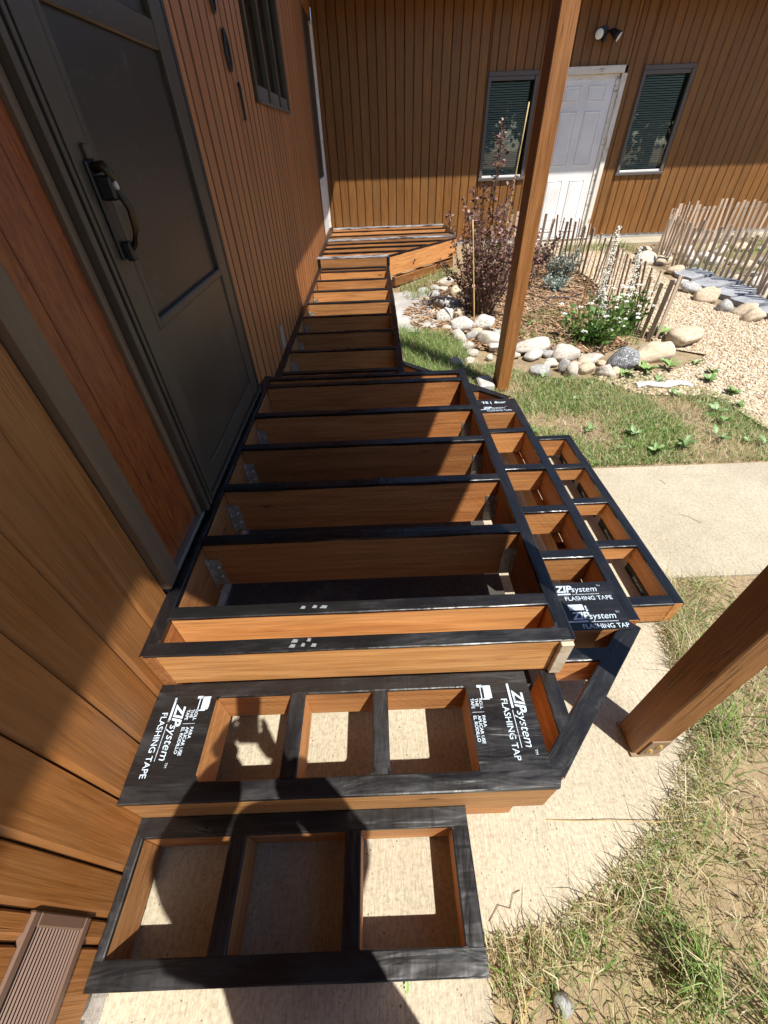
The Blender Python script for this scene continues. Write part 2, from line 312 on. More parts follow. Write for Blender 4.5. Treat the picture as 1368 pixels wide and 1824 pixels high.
def blades(name,XY,lmin,lmax,wid,straw,flat,lean=None,label=None,z0=-.012,Z=None):
    n=len(XY); x,y=XY[:,0],XY[:,1]; z=gzv(y)+z0 if Z is None else Z
    L=RNG.uniform(lmin,lmax,n); a=RNG.uniform(0,2*np.pi,n)
    if lean is not None: a=lean+RNG.normal(0,.9,n)
    fl=np.clip(RNG.normal(flat,.22,n),.05,1.4)      # lean from upright, radians at the tip x ~1.3
    w=wid*RNG.uniform(.6,1.4,n); dx,dy=np.cos(a),np.sin(a); K=4
    V=np.zeros((n,2*K,3)); px,py,pz=x.copy(),y.copy(),z.copy(); ang=fl*.35; curl=fl*RNG.uniform(.5,1.15,n)/3; tw=RNG.normal(0,.35,n)
    for k in range(K):
        ww=w*(1-k/(K-1))**.8*.5+.0002
        V[:,2*k]=np.stack([px-dy*ww,py+dx*ww,pz],1); V[:,2*k+1]=np.stack([px+dy*ww,py-dx*ww,pz],1)
        s=L/(K-1); px=px+np.sin(ang)*np.cos(a+tw*k)*s; py=py+np.sin(ang)*np.sin(a+tw*k)*s; pz=np.maximum(pz+np.cos(ang)*s,z+.004+.012*RNG.random(n)); ang=ang+curl
    base=np.arange(n)[:,None,None]*2*K; q=np.array([[2*k,2*k+1,2*k+3,2*k+2] for k in range(K-1)]); F=(base+q[None]).reshape(-1,4)
    st=RNG.random(n)<straw; col=np.where(st[:,None],STRAW[RNG.integers(0,5,n)],GREENS[RNG.integers(0,5,n)])*RNG.uniform(.75,1.2,(n,1))
    C=np.repeat(col,2*K,0)
    o=tinted(name,V.reshape(-1,3),F,C,M['blade']); 
    if label: o['label']=label; o['category']='grass'
    return o
def pts(poly,n,fn=None,avoid=None):
    P=np.array(poly); lo=P.min(0); hi=P.max(0); out=[]
    while len(out)<n:
        q=lo+(hi-lo)*RNG.random((n,2))
        for a in q:
            if not in_poly(a[0],a[1],poly): continue
            if avoid and any(in_poly(a[0],a[1],A) for A in avoid): continue
            if fn and RNG.random()>fn(a[0],a[1]): continue
            out.append(a)
            if len(out)>=n: break
    return np.array(out)
def patchy(s,t=.5,k=3.):
    def f(x,y):
        v=mnoise.noise((x*s,y*s,3.1))*.5+.5
        return min(1,max(.04,(v-t)*k+.5))
    return f
NEAR=[(.93,-.6),(.91,.01),(1.09,.01),(1.21,.055),(1.37,.135),(1.57,.275),(1.71,.43),(1.81,.78),(1.88,1.11),(5,1.12),(5,-.6)]
blades('grass',pts(NEAR,11000,patchy(2.8,.50,5)),.03,.12,.0032,.22,1.3,label='long mixed green and straw grass around the near post')
blades('dry_grass',pts(NEAR,27000,patchy(2.0,.45,3)),.02,.11,.0030,.86,1.45,label='matted straw coloured grass litter beside the concrete pad')
EDGE=[(.91,.0),(1.09,.02),(1.21,.065),(1.37,.145),(1.57,.285),(1.71,.44),(1.81,.79),(1.88,1.12),(1.98,1.1),(1.9,.7),(1.76,.38),(1.6,.2),(1.4,.05),(1.2,-.03),(.95,-.12)]
blades('edge_litter',pts([(x-.03,y+.03) for x,y in EDGE],2600),.012,.06,.0028,.75,1.4,label='short dry litter creeping over the concrete edge',z0=.002)
blades('grass_fringe',pts(EDGE,520),.05,.18,.0028,.6,1.2,lean=math.pi*.75,label='grass blades spilling over the concrete edge',z0=.0)
cl=pts([(1.15,-.45),(1.3,.0),(1.65,.22),(1.85,.6),(1.95,1.05),(3.2,1.05),(3.2,-.45)],46); tk=np.concatenate([c+RNG.normal(0,.03,(70,2)) for c in cl[:18]])
blades('grass_tussocks',tk,.08,.22,.0040,.25,1.15,lean=math.pi*.8,label='long leaning green grass tussocks right of the near post')
LAWN=[(1.5,2.6),(1.9,2.15),(1.98,1.99),(5,1.96),(5,2.3),(3.3,2.35),(3.3,2.75),(3.0,3.15),(2.5,3.15),(2.05,3.2),(1.75,3.5),(1.2,3.5),(.95,3.4),(.95,3.05),(1.2,2.85)]
blades('lawn',pts(LAWN,27000,patchy(2.6,.42,3)),.02,.06,.0052,.08,1.5,label='short green lawn between path and rock border')
blades('dry_lawn',pts(LAWN,13000,patchy(1.9,.42,3)),.02,.085,.0032,.85,1.5,label='dry straw thatch in the lawn by the rock border')
TUFT=[(.93,4.35),(.93,3.3),(1.2,3.15),(1.5,3.5),(1.5,3.95),(1.35,4.2)]
blades('bright_grass',pts(TUFT,4200),.06,.14,.0046,.12,1.15,label='bright green grass tuft beside the walkway frame')
FAR=[(1.0,5.75),(1.05,5.25),(1.35,5.4),(1.5,5.8),(1.85,6.35),(1.75,6.7)]
blades('far_grass',pts(FAR,1300),.05,.13,.005,.35,.8,label='grass below the angled landing rim')
BACKG=[(3.6,7.3),(3.75,7.62),(4.7,7.62),(4.75,7.1),(4.2,7.05)]
blades('wall_grass',pts(BACKG,900,patchy(3,.5,4)),.05,.15,.006,.15,.6,label='grass tufts along the concrete walk by the back wall')
RBED=[(4.85,6.8),(4.95,5.9),(5.15,5.2),(5.0,4.6),(7.6,4.6),(7.6,7.6),(5.9,7.6)]
blades('enclosure_grass',pts(RBED,4200,patchy(1.9,.5,4)),.04,.13,.006,.2,.8,label='grass growing between rocks inside the right lath enclosure')
BEDW=[(1.9,4.2),(2.1,3.9),(2.6,3.65),(3.15,3.8),(3.3,4.6),(2.6,4.9)]
blades('bed_weeds',pts(BEDW,1100,patchy(3,.5,4)),.04,.14,.0055,.12,.7,label='green weeds in the mulch bed')
# pebbles
ICO_V=[];
def ico():
    t=(1+5**.5)/2
    v=np.array([(-1,t,0),(1,t,0),(-1,-t,0),(1,-t,0),(0,-1,t),(0,1,t),(0,-1,-t),(0,1,-t),(t,0,-1),(t,0,1),(-t,0,-1),(-t,0,1)],float); v/=np.linalg.norm(v[0])
    f=np.array([(0,11,5),(0,5,1),(0,1,7),(0,7,10),(0,10,11),(1,5,9),(5,11,4),(11,10,2),(10,7,6),(7,1,8),(3,9,4),(3,4,2),(3,2,6),(3,6,8),(3,8,9),(4,9,5),(2,4,11),(6,2,10),(8,6,7),(9,8,1)])
    return v,f
IV,IF=ico()
def pebbles(name,XY,r0,r1,cols,label,cat,mt,flat=.6,zoff=0,stretch=1.5):
    n=len(XY); R=RNG.uniform(r0,r1,n)*RNG.uniform(.7,1.3,n); a=RNG.uniform(0,6.28,n)
    V=IV[None]*RNG.uniform(.78,1.2,(n,12,1)); sx=RNG.uniform(1,stretch,n)
    X=V[:,:,0]*(R*sx)[:,None]; Y=V[:,:,1]*R[:,None]; Z=V[:,:,2]*(R*flat)[:,None]
    ti=RNG.normal(0,.35,n)[:,None]; X,Z=X*np.cos(ti)-Z*np.sin(ti),X*np.sin(ti)+Z*np.cos(ti)
    c,s=np.cos(a)[:,None],np.sin(a)[:,None]
    W=np.stack([X*c-Y*s+XY[:,:1],X*s+Y*c+XY[:,1:2],Z+(gzv(XY[:,1])+R*flat*.35+zoff)[:,None]],2)
    F=(IF[None]+(np.arange(n)*12)[:,None,None]).reshape(-1,3); col=np.array(cols)[RNG.integers(0,len(cols),n)]*RNG.uniform(.8,1.15,(n,1))
    o=tinted(name,W.reshape(-1,3),F,np.repeat(col,12,0),mt); o['label']=label; o['category']=cat; return o
GC=[(.50,.40,.27),(.58,.49,.35),(.42,.32,.21),(.66,.58,.46),(.34,.26,.18),(.52,.39,.26)]
pebbles('gravel',pts([p for p in GRAVEL],38000,lambda x,y:1 if y<5 and x<5.4 else .45),.0065,.012,GC,'pale tan pea gravel path between the lath fences','gravel',M['pebble'])
pebbles('loose_gravel',pts([(2.45,3.15),(2.7,2.86),(3.2,2.8),(3.05,3.2),(2.75,3.25)],900),.009,.017,GC,'loose gravel spilling over lawn edge in front of the rock border','gravel',M['pebble'])
# mulch chips
def chips(name,XY,label):
    n=len(XY); a=RNG.uniform(0,6.28,n); L=RNG.uniform(.012,.05,n); w=RNG.uniform(.004,.011,n); t=RNG.normal(0,.3,n)
    dx,dy=np.cos(a),np.sin(a); z=gzv(XY[:,1])+.012+RNG.random(n)*.012
    V=np.stack([np.stack([XY[:,0]+sa*dx*L-sb*dy*w,XY[:,1]+sa*dy*L+sb*dx*w,z+sa*t*L*.5],1) for sa,sb in((-1,-1),(1,-1),(1,1),(-1,1))],1)
    col=np.array([(.20,.105,.055),(.30,.17,.09),(.13,.07,.04),(.38,.24,.14),(.45,.32,.2)])[RNG.integers(0,5,n)]*RNG.uniform(.8,1.2,(n,1))
    o=tinted(name,V.reshape(-1,3),np.arange(4*n).reshape(-1,4),np.repeat(col,4,0),M['chip']); o['label']=label; o['category']='mulch'
chips('wood_mulch',pts(BED,9000),'reddish brown wood chip mulch covering the planting bed')
chips('straw_litter',pts([(1.0,4.9),(1.1,4.3),(1.5,3.95),(1.9,3.6),(1.65,4.9),(1.3,5.4)],900),'bark and straw litter around the border rocks')

# ------------------------------------------------------------------ house walls with single boards
house=empty('house',(0,3.5,0),'brown wood sided house with storm door, windows and white entry door','house')
PITCH=.127
def wall_boards(par,u0,u1,z0,z1,opens,mt,left,phase=0,cham=.010,pick=None,gap=.0055):
    """boards stand along z; u runs along the wall. left: wall plane x=0 (u=y) facing +x, else plane y=YB facing -y (u=x)"""
    edges=[u0]; k=math.ceil((u0-phase)/PITCH+1e-6)
    while phase+k*PITCH<u1: edges.append(phase+k*PITCH); k+=1
    edges.append(u1); cache={}
    for i in range(len(edges)-1):
        a,c=edges[i],edges[i+1]; cuts=sorted({a,c}|{e for q in opens for e in q[:2] if a<e<c})
        for s,e in zip(cuts,cuts[1:]):
            if e-s<.012: continue
            mid=(s+e)/2; ints=sorted([(q[2],q[3]) for q in opens if q[0]<mid<q[1]]); z=z0; segs=[]
            for lo,hi in ints:
                if lo>z: segs.append((z,lo))
                z=max(z,hi)
            if z<z1: segs.append((z,z1))
            for lo,hi in segs:
                if hi-lo<.02: continue
                L=hi-lo; W=e-s-(gap(mid) if callable(gap) else gap); key=(round(L,3),round(W,4))
                if key not in cache:
                    # local: x up the wall (length), y across, z out of the wall; chamfered long edges
                    h=W/2; prof=[(-h,-.014),(-h,-.0085),(-h+cham*.35,0),(h-cham,0),(h,-.0085),(h,-.014)]
                    v=[(x,p,q) for x in(-L/2,L/2) for p,q in prof]; n=len(prof)
                    f=[(j,j+1,n+j+1,n+j) for j in range(n-1)]+[tuple(range(n))[::-1],tuple(range(n,2*n))]
                    cache[key]=MB().add(v,f)
                mtt=pick(mid) if pick else mt
                kk=(key,mtt.name)
                if kk not in cache:
                    me=cache[kk]=cache[key].mesh('siding_board',mtt)
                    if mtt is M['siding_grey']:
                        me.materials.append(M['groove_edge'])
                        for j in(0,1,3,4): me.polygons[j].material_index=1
                o=bpy.data.objects.new('siding_board',cache[kk]); link(o,par)
                ctr=Vector((random.uniform(-.0012,.0012),mid,(lo+hi)/2)) if left else Vector((mid,YB+random.uniform(-.0012,.0012),(lo+hi)/2))
                o.location=ctr
                if left: R=Matrix(((0,0,1),(0,1,0),(1,0,0)))        # x->z, y->y, z->x
                else: R=Matrix(((0,1,0),(0,0,-1),(1,0,0)))          # x->z, y->x, z->-y
                if R.determinant()<0: R=R@Matrix.Diagonal((1,-1,1))
                o.rotation_euler=R.to_euler()
YB=8.2
# left wall
LO=[(.79,2.205,.40,2.75),(3.6,4.98,1.705,2.75),(6.98,8.06,.50,2.68),(-.34,.078,.235,.445)]
wl=MB().box((-.10,3.0,1.5),(.16,10.4,2.76)).build('wall',M['groove'],house); wl.data.materials[0]=M['groove']
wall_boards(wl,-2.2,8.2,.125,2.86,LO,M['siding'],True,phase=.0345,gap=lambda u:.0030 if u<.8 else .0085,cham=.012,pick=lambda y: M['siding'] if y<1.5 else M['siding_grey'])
wb=MB().box((4.6,8.37,1.5),(9.2,.18,2.72)).build('wall',M['groove'],house)
BO=[(2.383,3.085,.995,2.17),(3.30,4.312,.10,2.18),(4.54,5.262,.995,2.172)]
wall_boards(wb,.0,9.2,.225,2.86,BO,M['siding_far'],False,phase=.07)
f=MB().box((-.06,3.0,.03),(.085,10.4,.20)).build('foundation',M['foundation'],house)
f=MB().box((4.62,8.245,.13),(9.15,.065,.19)).build('foundation',M['foundation'],house)
# roof: house eave along the left wall, eave along the back wall
EAVE=[(-1.2,-6),(.785,-6),(.785,3.13),(.757,3.14),(.757,4.765),(.648,4.79),(.365,7.50),(.365,8.2),(-1.2,8.2)]
rf=MB().prism(EAVE,2.90,3.06).build('roof',M['roofwood'],house)
MB().add([(-1.2,7.507,2.862),(9.4,7.507,2.862),(9.4,8.6,2.862),(-1.2,8.6,2.862),(-1.2,7.507,2.885),(9.4,7.507,2.885),(9.4,8.6,2.885),(-1.2,8.6,2.885)],[(3,2,1,0),(4,5,6,7),(0,1,5,4),(1,2,6,5),(2,3,7,6),(3,0,4,7)]).build('soffit',M['roofwood'],rf)
MB().prism([(.40,7.50),(9.4,7.50),(9.4,7.46),(.40,7.46)][::-1],2.90,3.06).build('fascia',M['taupe'],rf)
MB().add([(-1.3,7.4,3.08),(9.5,7.4,3.08),(9.5,11,4.2),(-1.3,11,4.2)],[(0,1,2,3)]).build('shingles',M['shingle'],rf)
MB().add([(.82,-6,3.08),(.82,8,3.08),(-3,8,4.4),(-3,-6,4.4)],[(0,1,2,3)]).build('shingles',M['shingle'],rf)

# entry with storm door (left wall, x=0 plane)
def part(par,name,c,d,mt,bev=.002): return MB().box((0,0,0),d,bev=bev).build(name,mt,par,c)
def vboard(par,name,y0,y1,z0,z1,x0,x1,mt,bev=.002):
    """board standing in the left wall; local x runs up so the grain does too"""
    o=MB().box((0,0,0),(z1-z0,y1-y0,x1-x0),bev=bev).build(name,mt,par,((x0+x1)/2,(y0+y1)/2,(z0+z1)/2))
    o.rotation_euler=(0,-math.pi/2,0); return o
def hboard(par,name,y0,y1,z0,z1,x0,x1,mt,bev=.002):
    o=MB().box((0,0,0),(y1-y0,x1-x0,z1-z0),bev=bev).build(name,mt,par,((x0+x1)/2,(y0+y1)/2,(z0+z1)/2)); o.rotation_euler=(0,0,math.pi/2); return o
ent=vboard(house,'entry_trim',.792,.866,.487,2.75,-.03,.022,M['taupe'])
pnl=vboard(house,'side_panel',.868,1.128,.492,2.75,-.06,-.020,M['groove'])
for a,c in((.868,.944),(.948,1.062),(1.066,1.128)): vboard(pnl,'panel_board',a,c,.497,2.75,-.022,-.004,M['red'],.003)
vboard(house,'brick_mould',1.128,1.152,.49,2.75,-.03,.012,M['taupe'],.005)
hboard(house,'threshold',.868,1.15,.482,.496,-.02,.018,M['sill'],.001)
fr=vboard(house,'door_frame',1.153,1.176,.49,2.75,-.03,.034,M['bronze'])
for k,(a,c,d) in enumerate([(1.178,1.190,.026),(1.192,1.206,.034),(1.208,1.222,.024),(1.224,1.236,.030)]): vboard(fr,'frame_ridge',a,c,.49,2.75,-.03,d,M['bronze'],.002)
vboard(fr,'frame_jamb',2.172,2.200,.49,2.75,-.03,.018,M['black']); 
hboard(house,'threshold',1.176,2.2,.478,.494,-.03,.022,M['bronze'],.001); hboard(house,'sill_flashing',.795,2.3,.4715,.481,-.02,.008,M['tape'],.001)
sd=MB().box((0,0,0),(.03,.93,2.2),bev=.003).build('storm_door',M['dark'],house,(-.022,1.705,1.62))
vboard(sd,'stile',1.240,1.345,.50,2.72,-.006,.016,M['bronze'],.004); vboard(sd,'stile',2.068,2.168,.50,2.72,-.006,.016,M['bronze'],.004)
k=hboard(sd,'kick_panel',1.346,2.067,.58,1.082,-.006,.009,M['kick']); hboard(sd,'bottom_sweep',1.346,2.067,.502,.578,-.006,.014,M['bronze'])
hboard(sd,'screen_rail',1.37,2.05,1.083,1.112,-.006,.018,M['bronze'],.004); vboard(sd,'screen_rail',1.347,1.369,1.083,2.72,-.006,.018,M['bronze'],.004); vboard(sd,'screen_rail',1.371,1.378,1.114,2.72,-.006,.012,M['black'],.001); vboard(sd,'screen_rail',2.051,2.067,1.083,2.72,-.006,.018,M['bronze'],.004)
hboard(sd,'cross_rail',1.379,2.05,1.745,1.815,-.006,.014,M['kick'],.004); hboard(sd,'screen',1.379,2.05,1.113,1.744,-.006,.001,M['screen'],0); hboard(sd,'upper_glass',1.379,2.05,1.816,2.72,-.006,-.002,M['screen'],0)
hn=vboard(sd,'handle',1.285,1.33,1.285,1.49,.017,.024,M['black'],.003)
b=MB(); b.tube([(.024,1.308,1.475),(.048,1.308,1.478),(.058,1.310,1.462),(.050,1.312,1.44)],[.012,.012,.011,.007],8)
b.tube([(.04,1.312,1.455),(.058,1.318,1.43),(.070,1.323,1.39),(.066,1.323,1.35),(.050,1.318,1.315),(.026,1.312,1.295)],[.0065,.008,.009,.009,.008,.007],8)
b.build('lever',M['antique'],hn,(0,0,0),smooth=True); MB().box((.040,1.312,1.436),(.036,.030,.05),bev=.005).build('latch_body',M['black'],hn); MB().cyl((.060,1.312,1.440),(1,0,.1),.009,.008,12).build('key_cylinder',M['nail'],hn); MB().box((.034,1.312,1.302),(.022,.026,.045),bev=.004).build('lower_mount',M['black'],hn); MB().box((.021,1.315,1.505),(.012,.028,.03),bev=.003).build('strike_cap',M['bronze'],hn)
# big window on left wall
wn1=vboard(house,'window',3.6,3.655,1.706,2.75,-.03,.02,M['bronze'])
for a,c in((4.93,4.98),(4.05,4.10),(4.50,4.55)): vboard(wn1,'window_frame',a,c,1.706,2.75,-.03,.018,M['bronze'])
hboard(wn1,'window_sill',3.656,4.929,1.706,1.722,-.03,.024,M['winframe'])
for a,c in((3.657,4.048),(4.102,4.498),(4.552,4.928)):
    hboard(wn1,'sash',a,c,1.724,1.79,-.02,.008,M['winframe']); hboard(wn1,'pane',a,c,1.79,2.75,-.012,-.010,M['glass'],0); hboard(wn1,'blind',a,c,1.76,2.75,-.028,-.022,M['dark'],0)
# far storm door on left wall near the corner
fd=vboard(house,'far_door',7.0,8.04,.505,2.66,-.06,-.02,M['dark'])
vboard(fd,'door_trim',6.985,7.035,.50,2.66,-.02,.012,M['taupe']); vboard(fd,'door_trim',7.985,8.055,.50,2.66,-.02,.022,M['trimwhite']); hboard(fd,'screen',7.12,7.90,1.16,2.6,-.018,-.004,M['screen'],0)
for a,c in((7.04,7.118),(7.902,7.984)): vboard(fd,'stile',a,c,.505,2.62,-.02,.004,M['white'])
hboard(fd,'kick_panel',7.12,7.90,.51,1.06,-.02,.0,M['white']); hboard(fd,'screen_rail',7.12,7.90,1.062,1.15,-.02,.006,M['trimwhite'])
# outlet plate
MB().box((0,0,0),(.012,.10,.15),bev=.003).build('outlet_cover',M['plate'],house,(.006,3.06,.475))

# back wall windows and door
def bwindow(x0,x1,z0,z1):
    w=MB().box((0,0,0),(x1-x0,.03,.045),bev=.003).build('window',M['winframe'],house,((x0+x1)/2,YB-.005,z1-.0225))
    MB().box((0,0,0),(x1-x0+.02,.04,.035),bev=.003).build('window_sill',M['winframe'],w,((x0+x1)/2,YB-.008,z0+.0175))
    for x in(x0+.0225,x1-.0225): MB().box((0,0,0),(.045,.03,z1-z0-.084),bev=.003).build('window_frame',M['winframe'],w,(x,YB-.006,(z0+z1)/2-.005))
    for z,h,mm in((z1-.068,.042,M['winframe']),(z0+.05,.026,M['white'])): MB().box((0,0,0),(x1-x0-.094,.02,h),bev=.002).build('sash',mm,w,((x0+x1)/2,YB+.004,z))
    MB().box((0,0,0),(x1-x0-.092,.003,z1-z0-.14)).build('pane',M['glass'],w,((x0+x1)/2,YB+.010,(z0+z1)/2-.012))
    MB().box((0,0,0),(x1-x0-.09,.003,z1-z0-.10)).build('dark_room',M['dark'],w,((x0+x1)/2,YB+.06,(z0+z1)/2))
    bl=MB(); nsl=int((z1-z0-.15)/.025); R=Matrix.Rotation(rad(38),3,'X')
    for i in range(nsl): bl.box(((x0+x1)/2-.02,YB+.034,z0+.085+i*.025),(x1-x0-.15,.026,.0012),rot=R)
    q=bl.build('blind_slats',M['blind'],w); q['kind']='stuff'
bwindow(2.383,3.085,.995,2.17); bwindow(4.54,5.262,.995,2.172)
dr=MB().box((0,0,0),(.80,.045,1.93),bev=.003).build('entry_door',M['white'],house,(3.785,YB+.028,1.125))
def raised(x0,x1,z0,z1):
    b=MB()
    for t,d,o in((0,.010,.0),(.018,.0,.0),(.034,.007,.0)): pass
    ring=[(0,.0),(.012,.009),(.024,.001),(.040,.006)]; v=[]; f=[]
    for t,d in ring: v+=[(x0+t,-d,z0+t),(x1-t,-d,z0+t),(x1-t,-d,z1-t),(x0+t,-d,z1-t)]
    for r in range(3):
        for i in range(4): f.append((4*r+i,4*r+(i+1)%4,4*r+4+(i+1)%4,4*r+4+i))
    f.append((12,13,14,15)); b.add(v,f); b.build('door_panel',M['white'],dr,(0,YB+.0035,0))
for xa,xb in((3.49,3.735),(3.835,4.08)):
    raised(xa,xb,1.83,2.00); raised(xa,xb,1.13,1.74); raised(xa,xb,.29,.97)
MB().box((0,0,0),(.92,.07,.075),bev=.004).build('door_trim',M['trimwhite'],dr,(3.805,YB-.004,2.145))
for x,w in((4.278,.066),(3.338,.066)): MB().box((0,0,0),(1.995,w,.07),bev=.004).build('door_trim',M['trimwhite'],dr,(x,YB-.005,1.108),(0,-math.pi/2,0))
MB().box((0,0,0),(.86,.012,.05),bev=.001).build('door_stop',M['trimwhite'],dr,(3.80,YB+.008,2.08)); MB().box((0,0,0),(.055,.03,1.9),bev=.001).build('door_stop',M['trimwhite'],dr,(4.215,YB+.008,1.10)); MB().box((0,0,0),(1.0,.12,.04),bev=.004).build('threshold',M['sill'],dr,(3.80,YB-.04,.186))
kb=MB(); kb.tube([(3.44,YB,1.08),(3.44,YB-.06,1.08)],[.012,.012],8); kb.tube([(3.44,YB-.045,1.08),(3.44,YB-.06,1.08),(3.44,YB-.085,1.08),(3.44,YB-.095,1.08)],[.012,.028,.026,.008],12); kb.build('door_knob',M['brass'],dr,smooth=True)

# house number digits (separate iron numerals screwed to the siding)
def digit(kind,y,z,h,label):
    b=MB()
    if kind=='0':
        b.tube([(0,.036*math.sin(t)*h/.14,z*0+math.cos(t)*h/2) for t in [2*math.pi*i/24 for i in range(25)]],[.0055+.003*abs(math.sin(2*math.pi*i/24)) for i in range(25)],6,cap=False)
    else:
        b.tube([(0,-.012,h/2-.012),(0,-.002,h/2-.002),(0,.004,h/2-.015),(0,.004,-h/2)],[.007,.008,.008,.007],6); b.tube([(0,-.014,-h/2),(0,.022,-h/2)],.005,6)
    o=b.build('house_number',M['black'],None,(.012,y,z)); tag(o,label,'house number')
digit('1',3.16,1.685,.14,'black iron numeral one, lowest of the house numbers beside the window')
digit('0',3.04,1.857,.14,'black iron numeral zero directly above the numeral one')
digit('0',2.93,2.03,.14,'black iron numeral zero at the top edge of the photograph')
# wall vent
v=empty('wall_vent',(0,-.13,.24),'brown slatted metal vent low on the wall at bottom left','vent')
b=MB(); b.box((-.002,-.131,.432),(.016,.418,.022),bev=.003); b.box((-.002,-.131,.246),(.016,.418,.022),bev=.003); b.box((-.002,.067,.339),(.016,.022,.162),bev=.003); b.box((-.002,-.329,.339),(.016,.022,.162),bev=.003); b.build('vent_frame',M['vent'],v); MB().box((-.012,-.131,.339),(.004,.376,.165)).build('vent_back',M['groove'],v)
sm=MB().box((0,0,0),(.004,.374,.0085),rot=Matrix.Rotation(rad(35),3,'Y')).mesh('slat',M['vent'])
for i in range(15): mk('slat',sm,v,(-.001,-.131,.262+i*.0112))
# flood light
fl=empty('flood_light',(3.86,YB,2.47),'black twin headed flood light on the brown wall above the white door','light')
b=MB(); b.cyl((3.86,YB-.018,2.49),(0,1,0),.055,.03,16); b.tube([(3.83,YB-.03,2.49),(3.79,YB-.07,2.49)],.016,8); b.tube([(3.90,YB-.03,2.49),(3.94,YB-.07,2.485)],.016,8); b.box((3.865,YB-.06,2.425),(.05,.055,.07),bev=.012); b.build('fixture_base',M['black'],fl)
def head(p,d):
    p=Vector(p); d=Vector(d).normalized(); h=MB().tube([p-d*.06,p-d*.03,p+d*.03,p+d*.075],[.022,.036,.045,.058],16).build('lamp_head',M['black'],fl,smooth=True)
    MB().tube([p+d*.074,p+d*.078,p+d*.082],[.051,.049,.02],16).build('lamp_lens',M['lens'],h,smooth=True)
head((3.765,YB-.10,2.475),(-.25,-.93,-.28)); head((3.975,YB-.10,2.465),(.70,-.50,-.52))

# ------------------------------------------------------------------ porch roof and posts
pr=empty('porch_roof',(1.0,1.5,2.72),'wood porch roof over the door carried by two posts','porch roof')
PR=[(.79,-.18),(1.99,-.18),(1.89,.33),(1.80,1.29),(1.72,3.13),(.79,3.13)]
MB().prism(PR,2.90,3.02).build('roof_deck',M['roofwood'],pr); MB().box((0,0,0),(3.0,.09,.18),bev=.004).build('beam',M['post'],pr,(1.60,1.62,2.805),(0,0,math.pi/2))
for y in(0,.6,1.2,1.8,2.4,3.0): MB().box((0,0,0),(.70,.04,.05),bev=.003).build('rafter',M['post'],pr,(1.19,y,2.87))
def post(x0,x1,y0,y1,z0,label,br):
    p=empty('porch_post',((x0+x1)/2,(y0+y1)/2,z0),label,'post')
    sh=MB().box((0,0,0),(2.715-z0-.012,x1-x0,y1-y0),bev=.004).build('post_shaft',M['post'],p,((x0+x1)/2,(y0+y1)/2,(2.715+z0+.012)/2),(0,-math.pi/2,0))
    sh.rotation_euler=(Matrix(((0,1,0),(0,0,1),(1,0,0)))).to_euler()
    if br:
        k=MB().box(((x0+x1)/2+.006,y0-.003,z0+.062),(.060,.005,.118),bev=.001).box(((x0+x1)/2,(y0+y1)/2,z0+.005),(x1-x0+.004,y1-y0+.014,.008)).build('post_base',M['bracket'],p)
        for dx,dz in((.012,.085),(-.006,.052)):
            MB().cyl(((x0+x1)/2+dx,y0-.0065,z0+dz),(0,1,0),.011,.003,12).cyl(((x0+x1)/2+dx,y0-.010,z0+dz),(0,1,0),.0065,.007,6).build('bolt',M['brass'],k)
    else:
        MB().box((x0-.075,(y0+y1)/2+.02,z0+.03),(.12,.18,.07),bev=.012).build('pier_block',M['foundation'],p)
    return p
post(1.466,1.556,.424,.516,0.,'near brown porch post with bolted steel base plate on the concrete pad',True)
post(1.624,1.718,3.0,3.15,.0,'far brown porch post rising in front of the white door',False)

# ------------------------------------------------------------------ deck frames: every board with its own tape
ZD,ZM,ZL,ZW=.47,.30,.155,.372
TN=[0]
def lumber(par,name,p0,p1,zt,depth,th=.038,mt='joist',tape='tape',ext=0,drop=None,mit=(0,0),jit=.0012):
    """board from p0 to p1 (plan, centre line), top at zt; mit: how far each end slants over the width (for mitred ends)"""
    p0=Vector(p0); p1=Vector(p1); d=p1-p0; L=d.length; ang=math.atan2(d.y,d.x); c=(p0+p1)/2
    b=MB().box((0,0,-depth/2),(L,th,depth),bev=.0025)
    if mit!=(0,0):
        b.v=[(x+(mit[1] if x>0 else mit[0])*(y/th*2)*.5,y,z) for x,y,z in b.v]
    loc=(c.x,c.y,zt-.003)
    o=b.build(name,M[mt],par,loc,(0,0,ang))
    if tape:
        TN[0]+=1; lift=.0006+.00035*(TN[0]%7)
        dr=random.uniform(.006,.013) if drop is None else drop
        n=max(2,min(14,int(L/.09))); V=[];F=[]; w=th/2+.0022
        for i in range(n+1):
            t=i/n; x=-L/2+L*t-(ext if i==0 else 0)+(ext if i==n else 0); j=lambda: random.uniform(-jit,jit)
            dl=dr+random.uniform(-.002,.003); d2=dr+random.uniform(-.002,.003)
            row=[(x,-w,-dl),(x,-w+j()*.5,lift-.0015),(x,-w+.003,lift+j()*.4),(x,0,lift+.0004+j()*.5),(x,w-.003,lift+j()*.4),(x,w+j()*.5,lift-.0015),(x,w,-d2)]
            sl=mit[1]*t+mit[0]*(1-t)
            V+=[(a+sl*(bb/th),bb,cc) for a,bb,cc in row]
        for i in range(n):
            for k in range(6): F.append((i*7+k,(i+1)*7+k,(i+1)*7+k+1,i*7+k+1))
        MB().add(V,F).build('flashing_tape',M[tape],o,loc,(0,0,ang),smooth=False)
    return o
